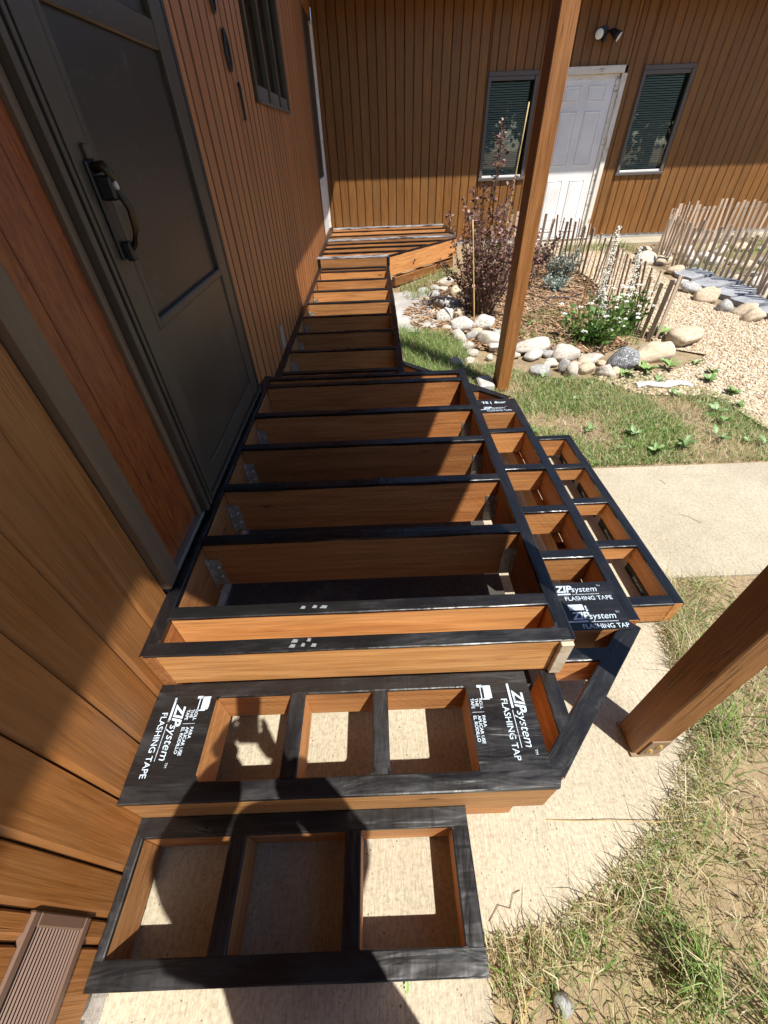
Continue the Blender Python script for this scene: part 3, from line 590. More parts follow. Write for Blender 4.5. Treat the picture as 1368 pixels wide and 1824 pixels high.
def hanger(par,x,y,z0,z1,side):
    """galvanised joist hanger; x = face of the carrying board, side=+1 when the joist runs to +x"""
    b=MB()
    for s in(-1,1):
        b.box((x+side*.0016,y+s*.033,(z0+z1)/2),(.0022,.022,z1-z0)); b.box((x+side*.021,y+s*.0212,(z0+z1)/2-.008),(.042,.0018,z1-z0-.016))
        b.box((x+side*.006,y+s*.0235,(z0+z1)/2+.01),(.004,.004,z1-z0-.05))
    b.box((x+side*.027,y,z0+.001),(.054,.045,.002))
    o=b.build('joist_hanger',M['galv'],par)
    nb=MB()
    for s in(-1,1):
        for t in(.25,.6,.85): nb.cyl((x+side*.004,y+s*.034,z0+(z1-z0)*t),(1,0,0),.0042,.003,8)
        for t in(.3,.62): nb.cyl((x+side*.028,y+s*.0245,z0+(z1-z0)*t),(0,1,0),.0045,.006,8)
    nb.build('nails',M['nail'],o)['kind']='stuff'
# main deck
dk=empty('deck_frame',(.6,1.5,.22),'main deck frame of brown joists capped with black tape below the storm door','deck frame')
lumber(dk,'ledger_board',(.021,.578),(.021,2.402),ZD,.235,mt='joist',drop=.016)
lumber(dk,'rim_joist',(1.192,2.402),(1.192,.578),ZD,.235)
lumber(dk,'front_rim',(.0415,.597),(1.172,.597),ZD,.165,mt='rim',tape='tape_old',drop=.004,ext=.03)
lumber(dk,'joist',(.0415,.716),(1.172,.716),ZD,.235,mt='rim',tape='tape_old',drop=.005)
for y in(1.021,1.321,1.622,1.924): 
    lumber(dk,'joist',(.0415,y),(1.172,y),ZD,.232)
    hanger(dk,.0405,y,.245,.40,1); hanger(dk,1.1725,y,.245,.40,-1)
for y in(2.265,2.363): lumber(dk,'joist',(.0415,y),(1.172,y),ZD,.232)
MB().box((0,0,0),(.036,.014,.16),bev=.002).build('end_block',M['rock_tan'],dk,(1.188,.5705,.383))
for k,(x,y) in enumerate([(.44,.716),(.475,.717),(.502,.715),(.425,.590),(.455,.592),(.485,.590),(.43,.605),(.47,.607)]):
    a=random.uniform(.006,.012); MB().add([(x-a,y-.004,ZD+.0022),(x+a*.7,y-.0055,ZD+.0022),(x+a,y+.004,ZD+.0022),(x-.3*a,y+.006,ZD+.0022)],[(0,1,2,3)]).build('dusty_footprint',M['print_dim'],dk)
# middle step
ms=empty('middle_step_frame',(.9,.6,.0),'middle step frame wrapping the front and right of the deck with printed tape panels','step frame')
T=.040
lumber(ms,'step_joist',(.0,.555),(1.10,.555),ZM,.15,mt='joist2',tape='tape_old',th=T,drop=.008)
lumber(ms,'step_front_rim',(.0,.295),(1.118,.295),ZM,.184,mt='rim',tape='tape_old',th=.040,drop=.012,mit=(0,.018))
for x in(.420,.663): lumber(ms,'step_joist',(x,.316),(x,.534),ZM,.14,mt='joist2',tape='tape_old',th=T,drop=.006)
lumber(ms,'step_joist',(.160,.316),(.160,.534),ZM-.006,.14,mt='joist2',tape=None); lumber(ms,'step_joist',(.938,.316),(.938,.534),ZM-.006,.14,mt='joist2',tape=None); lumber(ms,'step_joist',(.021,.316),(.021,.534),ZM-.006,.14,mt='joist2',tape=None); lumber(ms,'step_joist',(1.076,.316),(1.076,.534),ZM-.006,.14,mt='joist2',tape=None)
lumber(ms,'angled_brace',(1.170,.405),(1.170,.575),ZM,.15,mt='joist2',tape='tape_old',th=.040,mit=(-.035,0))
def dboard(a,c,name='diagonal_rim',mt='joist2',tp='tape_old',th=.052,dp=.15): return lumber(ms,name,a,c,ZM,dp,mt=mt,tape=tp,th=th,drop=.012)
dboard((1.105,.312),(1.502,.724))
lumber(ms,'step_rim',(1.513,.735),(1.513,2.318),ZM,.15,th=.040,tape='tape')
dboard((1.502,2.326),(.862,2.955),th=.044,tp='tape')
lumber(ms,'step_joist',(1.214,.622),(1.385,.622),ZM,.14,mt='joist2',tape='tape',th=.038)
for y in(1.036,1.300,1.612,1.956): lumber(ms,'step_joist',(1.214,y),(1.492,y),ZM,.14,mt='joist2',tape='tape',th=.038)
for y in(.722,.872): lumber(ms,'step_joist',(1.214,y),(1.492,y),ZM-.006,.14,mt='joist2',tape=None)
for y in(2.162,2.29): lumber(ms,'step_joist',(1.214,y),(1.492,y),ZM-.006,.14,mt='joist2',tape=None)
lumber(ms,'step_joist',(1.214,2.47),(1.345,2.47),ZM,.14,mt='joist2',tape='tape'); 
lumber(ms,'inner_rim',(1.236,.745),(1.236,.85),ZM-.03,.11,mt='joist2',tape=None); lumber(ms,'inner_beam',(1.475,.92),(1.475,2.1),.15,.10,mt='joist2',tape=None)
for x in(.20,.965): 
    MB().box((0,0,0),(.14,.085,.115),bev=.003).build('support_block',M['joist2'],ms,(x,.325,.058))
# printed tape panels
def text_mesh(body,size,bold=.0,shear=0.,align='LEFT',sx=1.):
    cu=bpy.data.curves.new('t','FONT'); cu.body=body; cu.size=size; cu.offset=bold; cu.shear=shear; cu.align_x=align; cu.resolution_u=3
    o=bpy.data.objects.new('t',cu); COL.objects.link(o); dg=bpy.context.evaluated_depsgraph_get(); dg.update()
    me=bpy.data.meshes.new_from_object(o.evaluated_get(dg)); bpy.data.objects.remove(o); bpy.data.curves.remove(cu)
    return np.array([tuple(v.co) for v in me.vertices])*np.array([sx,1,1]),[tuple(p.vertices) for p in me.polygons],me
def lettering(par,items,org,rz,z,mt='print',clip=None):
    """items: ('t',text,x,y,size,bold,shear,sx) or ('q',x0,y0,x1,y1); laid out in the panel's own plane, turned by rz about org"""
    b=MB()
    for it in items:
        if it[0]=='t':
            V,F,me=text_mesh(it[1],it[4],it[5],it[6],sx=it[7]); bpy.data.meshes.remove(me); V[:,0]+=it[2]; V[:,1]+=it[3]; b.add([(v[0],v[1],0) for v in V],F)
        else:
            x0,y0,x1,y1=it[1:5]; b.add([(x0,y0,0),(x1,y0,0),(x1,y1,0),(x0,y1,0)],[(0,1,2,3)])
    return b.build('tape_lettering',M[mt],par,(org[0],org[1],z),(0,0,rz))
def logo(x,y,s,tail=''):
    """brand line with underline and second line, s = cap height"""
    return [('t','ZIP',x,y,s*1.42,s*.045,.22,1.0),('t','system',x+s*1.93,y,s*1.22,.0,.22,.98),('q',x-s*.75,y-s*.42,x+s*1.7,y-s*.20),('q',x+s*1.9,y-s*.42,x+s*5.3,y-s*.36),
            ('t','FLASHING TAPE',x+s*.72,y-s*1.28,s*.86,s*.006,0,.98),('t','TM',x+s*5.45,y+s*.75,s*.34,0,0,1)]
def logo2(x,y,s): return [i if i[1]!='FLASHING TAPE' else ('t','FLASHING TAP')+i[2:] for i in logo(x,y,s)]
def roller(x,y,s):
    return [('q',x,y,x+s*1.6,y+s*.95),('q',x+s*1.62,y-.35*s,x+s*1.75,y+s*.6),('q',x+s*.2,y-.42*s,x+s*1.75,y-.30*s),('q',x-.1*s,y-.75*s,x+s*.22,y-.1*s)]
def rolltext(x,y,s):
    L=[]
    for i,t in enumerate(('ROLL','THE','TAPE')): L.append(('t',t,x,y-i*s*1.02,s*1.05,s*.02,0,1))
    L.append(('q',x+s*3.2,y-2.1*s,x+s*3.28,y+.7*s))
    for i,t in enumerate(('PARA','APLICAR USE','EL RODILLO')): L.append(('t',t,x+s*4.0,y-i*s*1.02,s*1.05,s*.02,0,1))
    return L
def panel(par,x0,x1,y0,y1,z,along):
    """thin covered board with wrinkled tape on top (its own grid so it is not dead flat)"""
    o=MB().box((0,0,0),(x1-x0,y1-y0,.010),bev=.002).build('cover_board',M['joist2'],par,((x0+x1)/2,(y0+y1)/2,z-.0065))
    nx,ny=10,10; V=[];F=[]
    for j in range(ny+1):
        for i in range(nx+1):
            x=x0-.001+(x1-x0+.002)*i/nx; y=y0-.001+(y1-y0+.002)*j/ny
            V.append((x,y,z+.0010+.0007*mnoise.noise((x*22,y*60 if along=='x' else y*22,z*9)) ))
    for j in range(ny):
        for i in range(nx): a=j*(nx+1)+i; F.append((a,a+1,a+nx+2,a+nx+1))
    t=MB().add(V,F).build('tape_panel',M['tape_old'],par,smooth=True); return t
R90=-math.pi/2                                               # reads towards the camera, letter tops to +x
p1=panel(ms,.002,.180,.314,.536,ZM+.0012,'y')
lettering(p1,logo(.033,.070,.0275)+roller(.012,.142,.023)+rolltext(.048,.129,.0118),(.0,.545),R90,ZM+.0042)
p2=panel(ms,.917,1.098,.314,.536,ZM+.0012,'y')
lettering(p2,logo2(.030,.130,.0285)+roller(.012,.048,.023)+rolltext(.048,.030,.0118),(.917,.545),R90,ZM+.0042)
p3=panel(ms,1.214,1.493,.702,.893,ZM+.0012,'x')
lettering(p3,logo(.065,.150,.0275)+[('q',.085,.075,.135,.098),('q',.140,.070,.146,.092)]+logo2(.085,.040,.0275),(1.228,.702),0,ZM+.0042)
p4=panel(ms,1.214,1.493,2.143,2.31,ZM+.0012,'x')
lettering(p4,logo(.085,.045,.024)+[('t','TE |',.09,.11,.036,.001,0,1),('t','floor',.165,.11,.034,.001,.2,1)],(1.228,2.143),0,ZM+.0042)
def fillets(par,x0,x1,y0,y1,z,r):
    for cx,sx in((x0,1),(x1,-1)):
        for cy,sy in((y0,1),(y1,-1)):
            q=r*random.uniform(.6,1.3); P=[(cx-sx*.004,cy-sy*.004)]+[(cx+sx*q*(1-math.sin(t)),cy+sy*q*(1-math.cos(t))) for t in [math.pi/2*k/5 for k in range(6)]]
            P.insert(1,(cx+sx*q,cy-sy*.004)); P.append((cx-sx*.004,cy+sy*q))
            if sx*sy<0: P=P[::-1]
            MB().prism(P,z-.006,z-.0012).build('tape_fillet',M['tape_old'],par)
for a,c in((.181,.400),(.440,.643),(.683,.917)): fillets(ms,a,c,.316,.534,ZM,.013)
fillets(dk,.0415,1.172,.617,.697,ZD,.014)
# lower step on the right
lr=empty('lower_step_frame',(1.67,1.5,0),'lower step box frame with four open cells on the right of the deck','step frame')
ZR=.148
lumber(lr,'step_rim',(1.8245,.892),(1.8245,2.115),ZR,.122,mt='joist2',tape='tape',th=.036)
for y,tp in((.911,'tape'),(1.216,'tape'),(1.511,'tape'),(1.803,'tape'),(2.097,'tape')): lumber(lr,'step_joist',(1.46,y),(1.805,y),ZR,.122 if y not in(1.216,1.511,1.803) else .085,mt='joist2',tape=tp,th=.038)
for y0,y1 in((.935,1.19),(1.24,1.485),(1.535,1.78),(1.83,2.07)):
    q=MB().box((0,0,0),(.004,y1-y0,.040),bev=.001).build('ground_tape',M['tape_old'],lr,(1.803,(y0+y1)/2,.022))
    lettering(q,[('t','ZIPsystem',0,0,.020,.0003,.2,1)],(1.8003,(y0+y1)/2+.06),0,.018).rotation_euler=(math.pi/2,0,-math.pi/2)
# lower step in front
lf=empty('front_step_frame',(.44,.12,0),'lowest front step box frame with three open cells in the photographer shadow','step frame')
lumber(lf,'step_rim',(.0,.252),(.885,.252),ZL,.138,mt='joist2',tape='tape_old',th=.042,drop=.012); lumber(lf,'step_rim',(.0,-.012),(.885,-.012),ZL,.138,mt='joist2',tape='tape_old',th=.044,drop=.012)
for x,t in((.0095,.019),(.276,.038),(.580,.038),(.863,.040)): lumber(lf,'step_joist',(x,.0105),(x,.2305),ZL,.138,mt='joist2',tape='tape_old',th=t,drop=.008)
for a,c in((.019,.257),(.295,.561),(.599,.843)): fillets(lf,a,c,.0105,.2305,ZL,.010)
# walkway
wk=empty('walkway_frame',(.45,4.3,0),'narrow walkway frame of joists running along the house wall to the landing','walkway frame')
lumber(wk,'walkway_rim',(.026,2.42),(.016,5.75),ZW,.19,mt='joist2',tape='tape'); lumber(wk,'walkway_rim',(.856,5.75),(.846,2.42),ZW,.19,mt='joist2',tape='tape')
ys=[2.45,2.67,3.05,3.45,3.86,4.28,4.71,5.14,5.56,5.73]
for i,y in enumerate(ys):
    lumber(wk,'joist',(.044,y),(.828,y),ZW,.185,mt='joist2',tape='tape' if i<5 else 'tape_old')
    if i in(2,3,4,5,6): hanger(wk,.045,y,.20,.31,1)
# landing
ld=empty('landing_frame',(.9,7.0,.15),'raised landing frame with an angled right rim below the back wall','landing frame')
lumber(ld,'front_rim',(.0,5.825),(.875,5.825),ZD,.225,mt='joist2',tape='tape_patchy',th=.14,drop=.004); lumber(ld,'side_rim',(.019,5.90),(.019,8.05),ZD,.225,mt='joist2',tape='tape_old',th=.038); lumber(ld,'back_rim',(.04,8.12),(1.86,8.12),ZD,.225,mt='joist2',tape='tape_patchy',th=.13)
lumber(ld,'angled_rim',(.872,5.80),(1.865,6.86),ZD,.225,mt='joist2',tape='tape',th=.036); lumber(ld,'side_rim',(1.872,6.89),(1.872,8.05),ZD,.225,mt='joist2',tape='tape')
for y in(6.10,6.42,6.72): lumber(ld,'joist',(.04,y),(.86+(y-5.80)*.936-.02,y),ZD,.215,mt='joist2',tape='tape')
lumber(ld,'double_joist',(.04,7.05),(1.85,7.05),ZD,.215,mt='joist2',tape='tape_patchy',th=.14)
for y in(7.36,7.76): lumber(ld,'joist',(.04,y),(1.85,y),ZD,.215,mt='joist2',tape='tape')
for x,y in((.02,5.752),(.868,5.752)): MB().box((0,0,0),(.036,.004,.10),bev=.001).build('corner_tape',M['tape'],ld,(x,y,ZD-.052))
MB().box((0,0,0),(.09,.09,.24),bev=.004).build('support_post',M['joist2'],ld,(1.80,6.90,.245)); MB().add([(1.20,6.118,.36),(1.215,6.134,.37),(1.222,6.142,.34),(1.205,6.124,.325)],[(0,1,2,3)]).build('tape_scrap',M['black'],ld,(0.012,-.012,0))
MB().box((0,0,0),(1.3,.06,.10),bev=.004).build('base_timber',M['post'],ld,(1.38,6.35,.10+.06),(0,0,math.atan2(1.06,.993)))

# ------------------------------------------------------------------ rocks
RM={}
def rock_mesh(seed):
    if seed in RM: return RM[seed]
    import bmesh
    bm=bmesh.new(); bmesh.ops.create_icosphere(bm,subdivisions=3,radius=1)
    rs=random.Random(seed); off=Vector((rs.uniform(0,50),rs.uniform(0,50),rs.uniform(0,50)))
    cuts=[(Vector((rs.gauss(0,1),rs.gauss(0,1),rs.gauss(.2,1))).normalized(),rs.uniform(.55,.88)) for _ in range(7)]
    for v in bm.verts:
        p=v.co.copy(); p*=1+.30*mnoise.noise(p*1.2+off)+.11*mnoise.noise(p*2.9+off)
        for nn,dd in cuts:
            e=p.dot(nn)-dd
            if e>0: p-=nn*e*.8
        v.co=p
    me=bpy.data.meshes.new('rock'); bm.to_mesh(me); bm.free()
    me.polygons.foreach_set('use_smooth',[True]*len(me.polygons)); me.materials.append(M['rock_pale']); RM[seed]=me; return me
RS=[0]
def rock(x,y,w,h,mt,label,group=None,name='rock',dep=.8,z=None,tilt=0):
    RS[0]+=1; sd=RS[0]%14
    me=rock_mesh(sd)
    key=(sd,mt)
    if key not in RM: c=me.copy(); c.materials[0]=M[mt]; RM[key]=c
    o=bpy.data.objects.new(name,RM[key]); COL.objects.link(o)
    o.location=(x,y,(gz(y) if z is None else z)+h*.24); o.scale=(w*.60,w*.55*dep,max(h*.68,.02)); o.rotation_euler=(random.gauss(0,.15),tilt+random.gauss(0,.12),random.gauss(0,.3))
    return tag(o,label,'rock',group)
BIG=[((1.61,5.93,.20,.10),'rock_pale','pale flat rock at the far tip of the border near the landing'),((1.50,5.02,.24,.15),'rock_grey','large dark speckled boulder shaded by the purple shrub'),
((1.67,5.40,.15,.13),'rock_tan','upright tan rock behind the dark speckled boulder'),((1.43,4.62,.18,.13),'rock_spot','blue grey mottled boulder below the dark speckled one'),((1.61,4.73,.15,.09),'rock_tan','tan wedge rock right of the blue grey mottled boulder'),
((1.56,4.34,.22,.15),'rock_spot','large white boulder with grey patches in the middle of the border'),((1.49,4.08,.17,.11),'rock_pale','pale rounded rock in front of the large white boulder'),((1.79,4.38,.24,.13),'rock_spot','white rock with dark stain under the shrub beside the far post'),
((1.64,4.06,.13,.10),'rock_grey','greenish grey round rock between pale border rocks'),((1.77,3.98,.24,.13),'rock_pale','long tilted pale rock left of the far post'),((1.79,3.80,.14,.09),'rock_spot','white rock tucked against the left side of the far post'),
((2.11,3.76,.30,.12),'rock_pale','broad pale boulder just right of the far post'),((2.09,3.60,.16,.07),'rock_spot','flat white rock below the broad pale boulder'),((2.35,3.59,.24,.10),'rock_pale','wide cream rock in front of the white flowers'),((2.55,3.49,.19,.06),'rock_pale','low flat white slab left of the dark slate rock'),
((2.04,3.27,.15,.10),'rock_grey','round grey striped rock on the lawn edge'),((2.19,3.43,.11,.06),'rock_pale','small pale rock behind the round grey striped rock'),((2.26,3.32,.085,.11),'rock_grey','upright grey brown egg shaped stone'),((2.31,3.24,.11,.10),'rock_pale','round white stone right of the egg shaped stone'),
((2.44,3.29,.13,.09),'rock_tan','tan angular stone left of the dark slate rock'),((2.56,3.20,.13,.10),'rock_pale','pale pointed stone at the foot of the dark slate rock'),((2.78,3.37,.24,.17),'rock_slate','dark slate rock with white edges in the border'),((3.10,3.49,.34,.14),'rock_tan','long tan weathered rock right of the dark slate rock'),
((3.30,3.66,.15,.08),'rock_pale','small pale rock topping the long tan one'),((3.52,3.80,.34,.20),'rock_tan','big round tan boulder at the end of the near lath fence'),
((4.79,7.09,.20,.10),'rock_tan','farthest tan rock at the left end of the right lath fence'),((4.51,6.52,.27,.16),'rock_pale','pale banded boulder at the left end of the right lath fence'),((4.74,6.50,.23,.10),'rock_tan','brown capped rock right of the pale banded boulder'),((4.68,6.02,.22,.11),'rock_tan','tan rock at the far end of the slate flagstones'),
((4.47,5.52,.15,.07),'rock_pale','pale flat rock beside the far end of the flagstones'),((4.42,5.23,.25,.11),'rock_grey','grey smooth rock left of the tan oval rock'),((4.41,4.91,.25,.15),'rock_tan','tan oval rock bordering the gravel'),((4.42,4.58,.18,.11),'rock_grey','grey crossed rock between two tan gravel border rocks'),((4.53,4.44,.21,.12),'rock_tan','tan rock behind the nearest gravel border rock'),((4.49,4.27,.20,.12),'rock_tan','nearest tan border rock by the gravel with a dark shadow'),((4.96,4.76,.14,.10),'rock_tan','brown rock at the right edge behind the flagstones')]
for (x,y,w,h),mt_,lb in BIG: rock(x,y,w,h,mt_,lb)
for x,y,w,h in[(1.44,5.68,.12,.07),(1.30,5.27,.09,.07),(1.52,5.62,.15,.08),(1.40,5.37,.14,.09),(1.30,5.60,.14,.06),(1.55,5.22,.10,.07)]: rock(x,y,w,h,random.choice(['rock_pale','rock_tan','rock_grey']),'small rock clustered at the far end of the border by the fabric',"small rocks at the border's far end")
for x,y,w,h in[(1.54,3.86,.11,.07),(1.56,3.71,.10,.06),(1.37,3.50,.13,.07),(1.50,3.53,.085,.06),(1.70,3.60,.07,.045),(1.84,3.62,.06,.04),(1.93,3.62,.08,.05)]: rock(x,y,w,h,'rock_pale','small white rock lying in grass between border and deck','small white rocks by the deck')
for x,y in [(1.72,5.15),(1.35,4.85),(1.62,4.55),(1.42,4.35),(1.70,4.22),(1.52,3.98),(1.88,4.15),(1.95,3.70),(2.22,3.62),(2.47,3.42),(2.62,3.40),(2.66,3.22),(2.92,3.32),(2.98,3.62),(2.14,3.40),(2.38,3.38)]:
    w=random.uniform(.06,.11); rock(x,y,w,w*.6,random.choice(['rock_pale','rock_tan','rock_grey']),'small filler stone wedged between the border boulders','filler stones of the border')
rock(1.069,-.085,.075,.03,'rock_grey','thin grey flat stone standing in dirt at the bottom right',tilt=.9,dep=.5)
EN=[(p[0],p[1]) for p in pts([(4.95,6.9),(5.0,6.0),(5.15,5.4),(5.2,4.9),(7.0,4.8),(7.2,7.3),(5.9,7.55)],46)]
for x,y in EN: w=random.uniform(.09,.24); rock(x,y,w,w*random.uniform(.45,.7),random.choice(['rock_pale','rock_pale','rock_spot','rock_tan','rock_grey']),'river rock lying in grass inside the right lath enclosure','rocks inside the right enclosure')
# slate flagstones
FL=[[(4.60,5.95),(4.93,5.98),(4.95,5.62),(4.62,5.58)],[(4.58,5.55),(4.94,5.59),(5.00,5.22),(4.62,5.18)],[(4.60,5.15),(5.00,5.19),(5.02,4.92),(4.64,4.86)],[(4.62,4.83),(4.88,4.87),(4.90,4.55),(4.66,4.56)],[(4.68,4.52),(5.15,4.55),(5.2,4.2),(4.72,4.12)],[(4.90,4.86),(5.12,4.88),(5.2,4.6),(4.93,4.58)]]
FLB=['farthest slate flagstone striped by fence shadow','slate flagstone second from the far end','slate flagstone in the middle of the row beside the tan oval rock','slate flagstone behind the grey crossed rock','nearest large slate flagstone at the right edge','small slate flagstone against the fence near the right edge']
for P,lb in zip(FL,FLB):
    b=MB(); n=8; Q=[]
    for i in range(4):
        a,c=Vector(P[i]),Vector(P[(i+1)%4])
        for k in range(3): q=a.lerp(c,k/3); Q.append((q.x+random.uniform(-.015,.015),q.y+random.uniform(-.015,.015)))
    cx=sum(q[0] for q in Q)/12; cy=sum(q[1] for q in Q)/12; z=gz(cy); Q=[(x-cx,y-cy) for x,y in Q][::1]
    if sum(Q[i][0]*Q[(i+1)%12][1]-Q[(i+1)%12][0]*Q[i][1] for i in range(12))<0: Q=Q[::-1]
    o=b.prism(Q,-.02,.055).build('flagstone',M['flag'],None,(cx,cy,z)); o.rotation_euler=(random.gauss(0,.03),random.gauss(-.08,.03),0); tag(o,lb,'flagstone')

# ------------------------------------------------------------------ lath fences
def resample(P,step):
    P=[Vector(p) for p in P]; out=[P[0].copy()]; acc=0
    for a,c in zip(P,P[1:]):
        L=(c-a).length; t=step-acc
        while t<=L: out.append(a.lerp(c,t/L)); t+=step
        acc=(acc+L)%step
    return out
def lath_fence(P,label,step,h,mt='lath'):
    q=resample(P,step); o=empty('lath_fence',(q[0].x,q[0].y,gz(q[0].y)),label,'fence'); tops=[]
    meshes=[MB().box((0,0,0),(h*s,.041*w,.009),bev=.001).mesh('lath',M[mt]) for s,w in((1,1),(.96,1.1),(1.05,.9),(.9,1))]
    for i,p in enumerate(q):
        t=q[min(i+1,len(q)-1)]-q[max(i-1,0)]; a=math.atan2(t.y,t.x); k=random.randrange(4); hh=h*(1,.96,1.05,.9)[k]; z=gz(p.y)
        R=Matrix.Rotation(a+random.gauss(0,.2),3,'Z')@Matrix.Rotation(random.gauss(0,.045),3,'Y')@Matrix.Rotation(random.gauss(0,.05),3,'X')@Matrix(((0,1,0),(0,0,1),(1,0,0)))
        mk('lath',meshes[k],o,(p.x,p.y,z+hh/2-.03),R.to_euler()); tops.append((p.x,p.y,z))
    for zf in(.14,h*.80):
        w=[]
        for i,(x,y,z) in enumerate(tops): w+= [(x+.008*(-1)**i,y+.008*(-1)**i,z+zf+random.gauss(0,.006))]
        MB().tube(w,.0016,4,cap=False).build('wire',M['wire'],o)
    return o
lath_fence([(2.75,7.35),(3.0,7.40),(3.4,7.2),(3.52,6.7),(3.47,6.30),(3.53,5.75),(3.40,5.2),(3.31,4.74),(3.33,4.43),(3.24,4.0),(3.26,3.84),(3.36,3.90),(3.49,4.12)],'low wooden lath fence curving along the right side of the planting bed',.105,.54)
lath_fence([(5.02,4.35),(4.90,4.7),(5.02,5.14),(4.97,5.29),(4.92,5.7),(4.87,5.85),(4.80,6.05),(4.76,6.34),(4.84,6.88),(5.15,7.25),(5.5,7.5),(5.9,7.6),(6.7,7.62),(7.6,7.5)],'low wooden lath fence enclosing the rocky bed at right',.088,.56)
# bamboo stakes
for (p0,p1,lb) in[((2.0,4.95,.07),(2.105,5.0,1.72),'tall bamboo stake leaning behind the purple shrub'),((1.70,4.35,.05),(1.587,4.40,.965),'short bamboo stake at the left of the purple shrub'),((2.73,4.30,.05),(2.69,4.2,.755),'bamboo stake beside the white flowers')]:
    a,c=Vector(p0),Vector(p1); o=MB().tube([a.lerp(c,t/6)-a for t in range(7)],[.0075,.0065,.0075,.006,.007,.0058,.0058],8).build('bamboo_stake',M['bamboo'],None,p0,smooth=True); tag(o,lb,'stake')

# ------------------------------------------------------------------ plants
def leafcloud(name,par,C,D,size,cols,seedv,fold=.35,mt='leaf'):
    """C (n,3) leaf bases, D (n,3) directions; each leaf two tilted quads folded on the midrib"""
    n=len(C); D=D/np.linalg.norm(D,axis=1,keepdims=True); r=RNG.normal(size=(n,3)); B=np.cross(D,r); B/=np.linalg.norm(B,axis=1,keepdims=True)+1e-9; Nn=np.cross(B,D)
    L=(size*RNG.uniform(.6,1.4,n))[:,None]; W=L*RNG.uniform(.28,.42,n)[:,None]
    V=np.stack([C,C+D*L*.45-B*W+Nn*W*fold,C+D*L,C+D*L*.45+B*W+Nn*W*fold],1)
    F=np.concatenate([np.stack([np.arange(n)*4,np.arange(n)*4+1,np.arange(n)*4+2],1),np.stack([np.arange(n)*4,np.arange(n)*4+2,np.arange(n)*4+3],1)])
    col=np.array(cols)[RNG.integers(0,len(cols),n)]*RNG.uniform(.7,1.25,(n,1))
    return tinted(name,V.reshape(-1,3),F,np.repeat(col,4,0),M[mt],kind=False,parent=par)
def bush(loc,stems,hmin,hmax,spread,label,cat,leafcols,lsize,dens,name='shrub',bare=.15,bend=.3,stemmat='bark',special=None,clump=.02):
    o=empty(name,loc,label,cat); base=Vector(loc); sb=MB(); C=[];D=[]
    ss=[]
    for i in range(stems):
        a=random.uniform(0,6.28); h=random.uniform(hmin,hmax); s=spread*math.sqrt(random.random()); ss.append((Vector((math.cos(a)*s*.35,math.sin(a)*s*.35,0)),Vector((math.cos(a)*s,math.sin(a)*s,h))))
    for q in special or []: ss.append((Vector(q[0]),Vector(q[1])))
    for b0,tip in ss:
        P=[]
        for k in range(8):
            t=k/7; p=b0.lerp(tip,t); p.x=b0.x+(tip.x-b0.x)*t**(1+bend); p.y=b0.y+(tip.y-b0.y)*t**(1+bend); P.append(base+p+Vector((random.gauss(0,.008),random.gauss(0,.008),0)))
        sb.tube(P,[.007*(1-k/8.5)+.001 for k in range(8)],5,cap=False)
        ln=tip.length; nl=int(dens*ln)
        for _ in range(nl):
            t=random.uniform(bare,1)**.85; k=min(6,int(t*7)); p=P[k].lerp(P[k+1],t*7-k); d=Vector((random.gauss(0,1),random.gauss(0,1),random.gauss(.35,.6))); d.normalize()
            tw=random.random()**2*.11*(1-.55*t)
            C.append(p+d*tw+Vector((random.gauss(0,clump),)*3)*.3); D.append(d)
    sb.build('stems',M[stemmat],o); leafcloud('crown',o,np.array([tuple(c) for c in C]),np.array([tuple(c) for c in D]),lsize,leafcols,1)
    return o
PUR=[(.19,.095,.09),(.27,.14,.13),(.14,.065,.065),(.34,.19,.165),(.22,.13,.09),(.11,.065,.055),(.42,.27,.24),(.16,.13,.06)]
bush((1.84,4.80,.06),36,.38,.98,.46,'tall purple leaved shrub with arching stems beside the far post','shrub',PUR,.034,100,special=[((0.02,.0,0),(-.03,-.1,1.52)),((0.02,.02,0),(-.02,-.12,1.45)),((0,0,0),(-.22,-.15,1.12)),((0,.05,0),(-.28,-.05,1.02)),((0,.05,0),(-.10,.02,1.12)),((.05,0,0),(.2,.1,1.15)),((0,0,0),(-.48,.25,.50)),((0,0,0),(-.42,.35,.42))])
bush((2.75,6.2,.11),20,.25,.55,.42,'low purple shrub behind the far post near the white door','shrub',PUR,.042,95)
SIL=[(.24,.28,.24),(.32,.36,.31),(.18,.23,.19),(.28,.28,.22)]
bush((3.10,6.0,.10),26,.12,.30,.26,'silvery grey herb clump against the lath fence','herb',SIL,.028,190,stemmat='bark',name='herb_clump')
bush((2.90,5.50,.09),16,.06,.14,.16,'small silvery blue sprig beside the black drip hose','herb',[(.26,.34,.30),(.34,.42,.38)],.024,260,name='herb_clump')
bush((2.52,5.7,.09),14,.12,.3,.28,'dry brown twiggy plant left of the silvery herb','plant',[(.24,.15,.10),(.30,.2,.13),(.19,.12,.08)],.03,110,name='dry_plant')
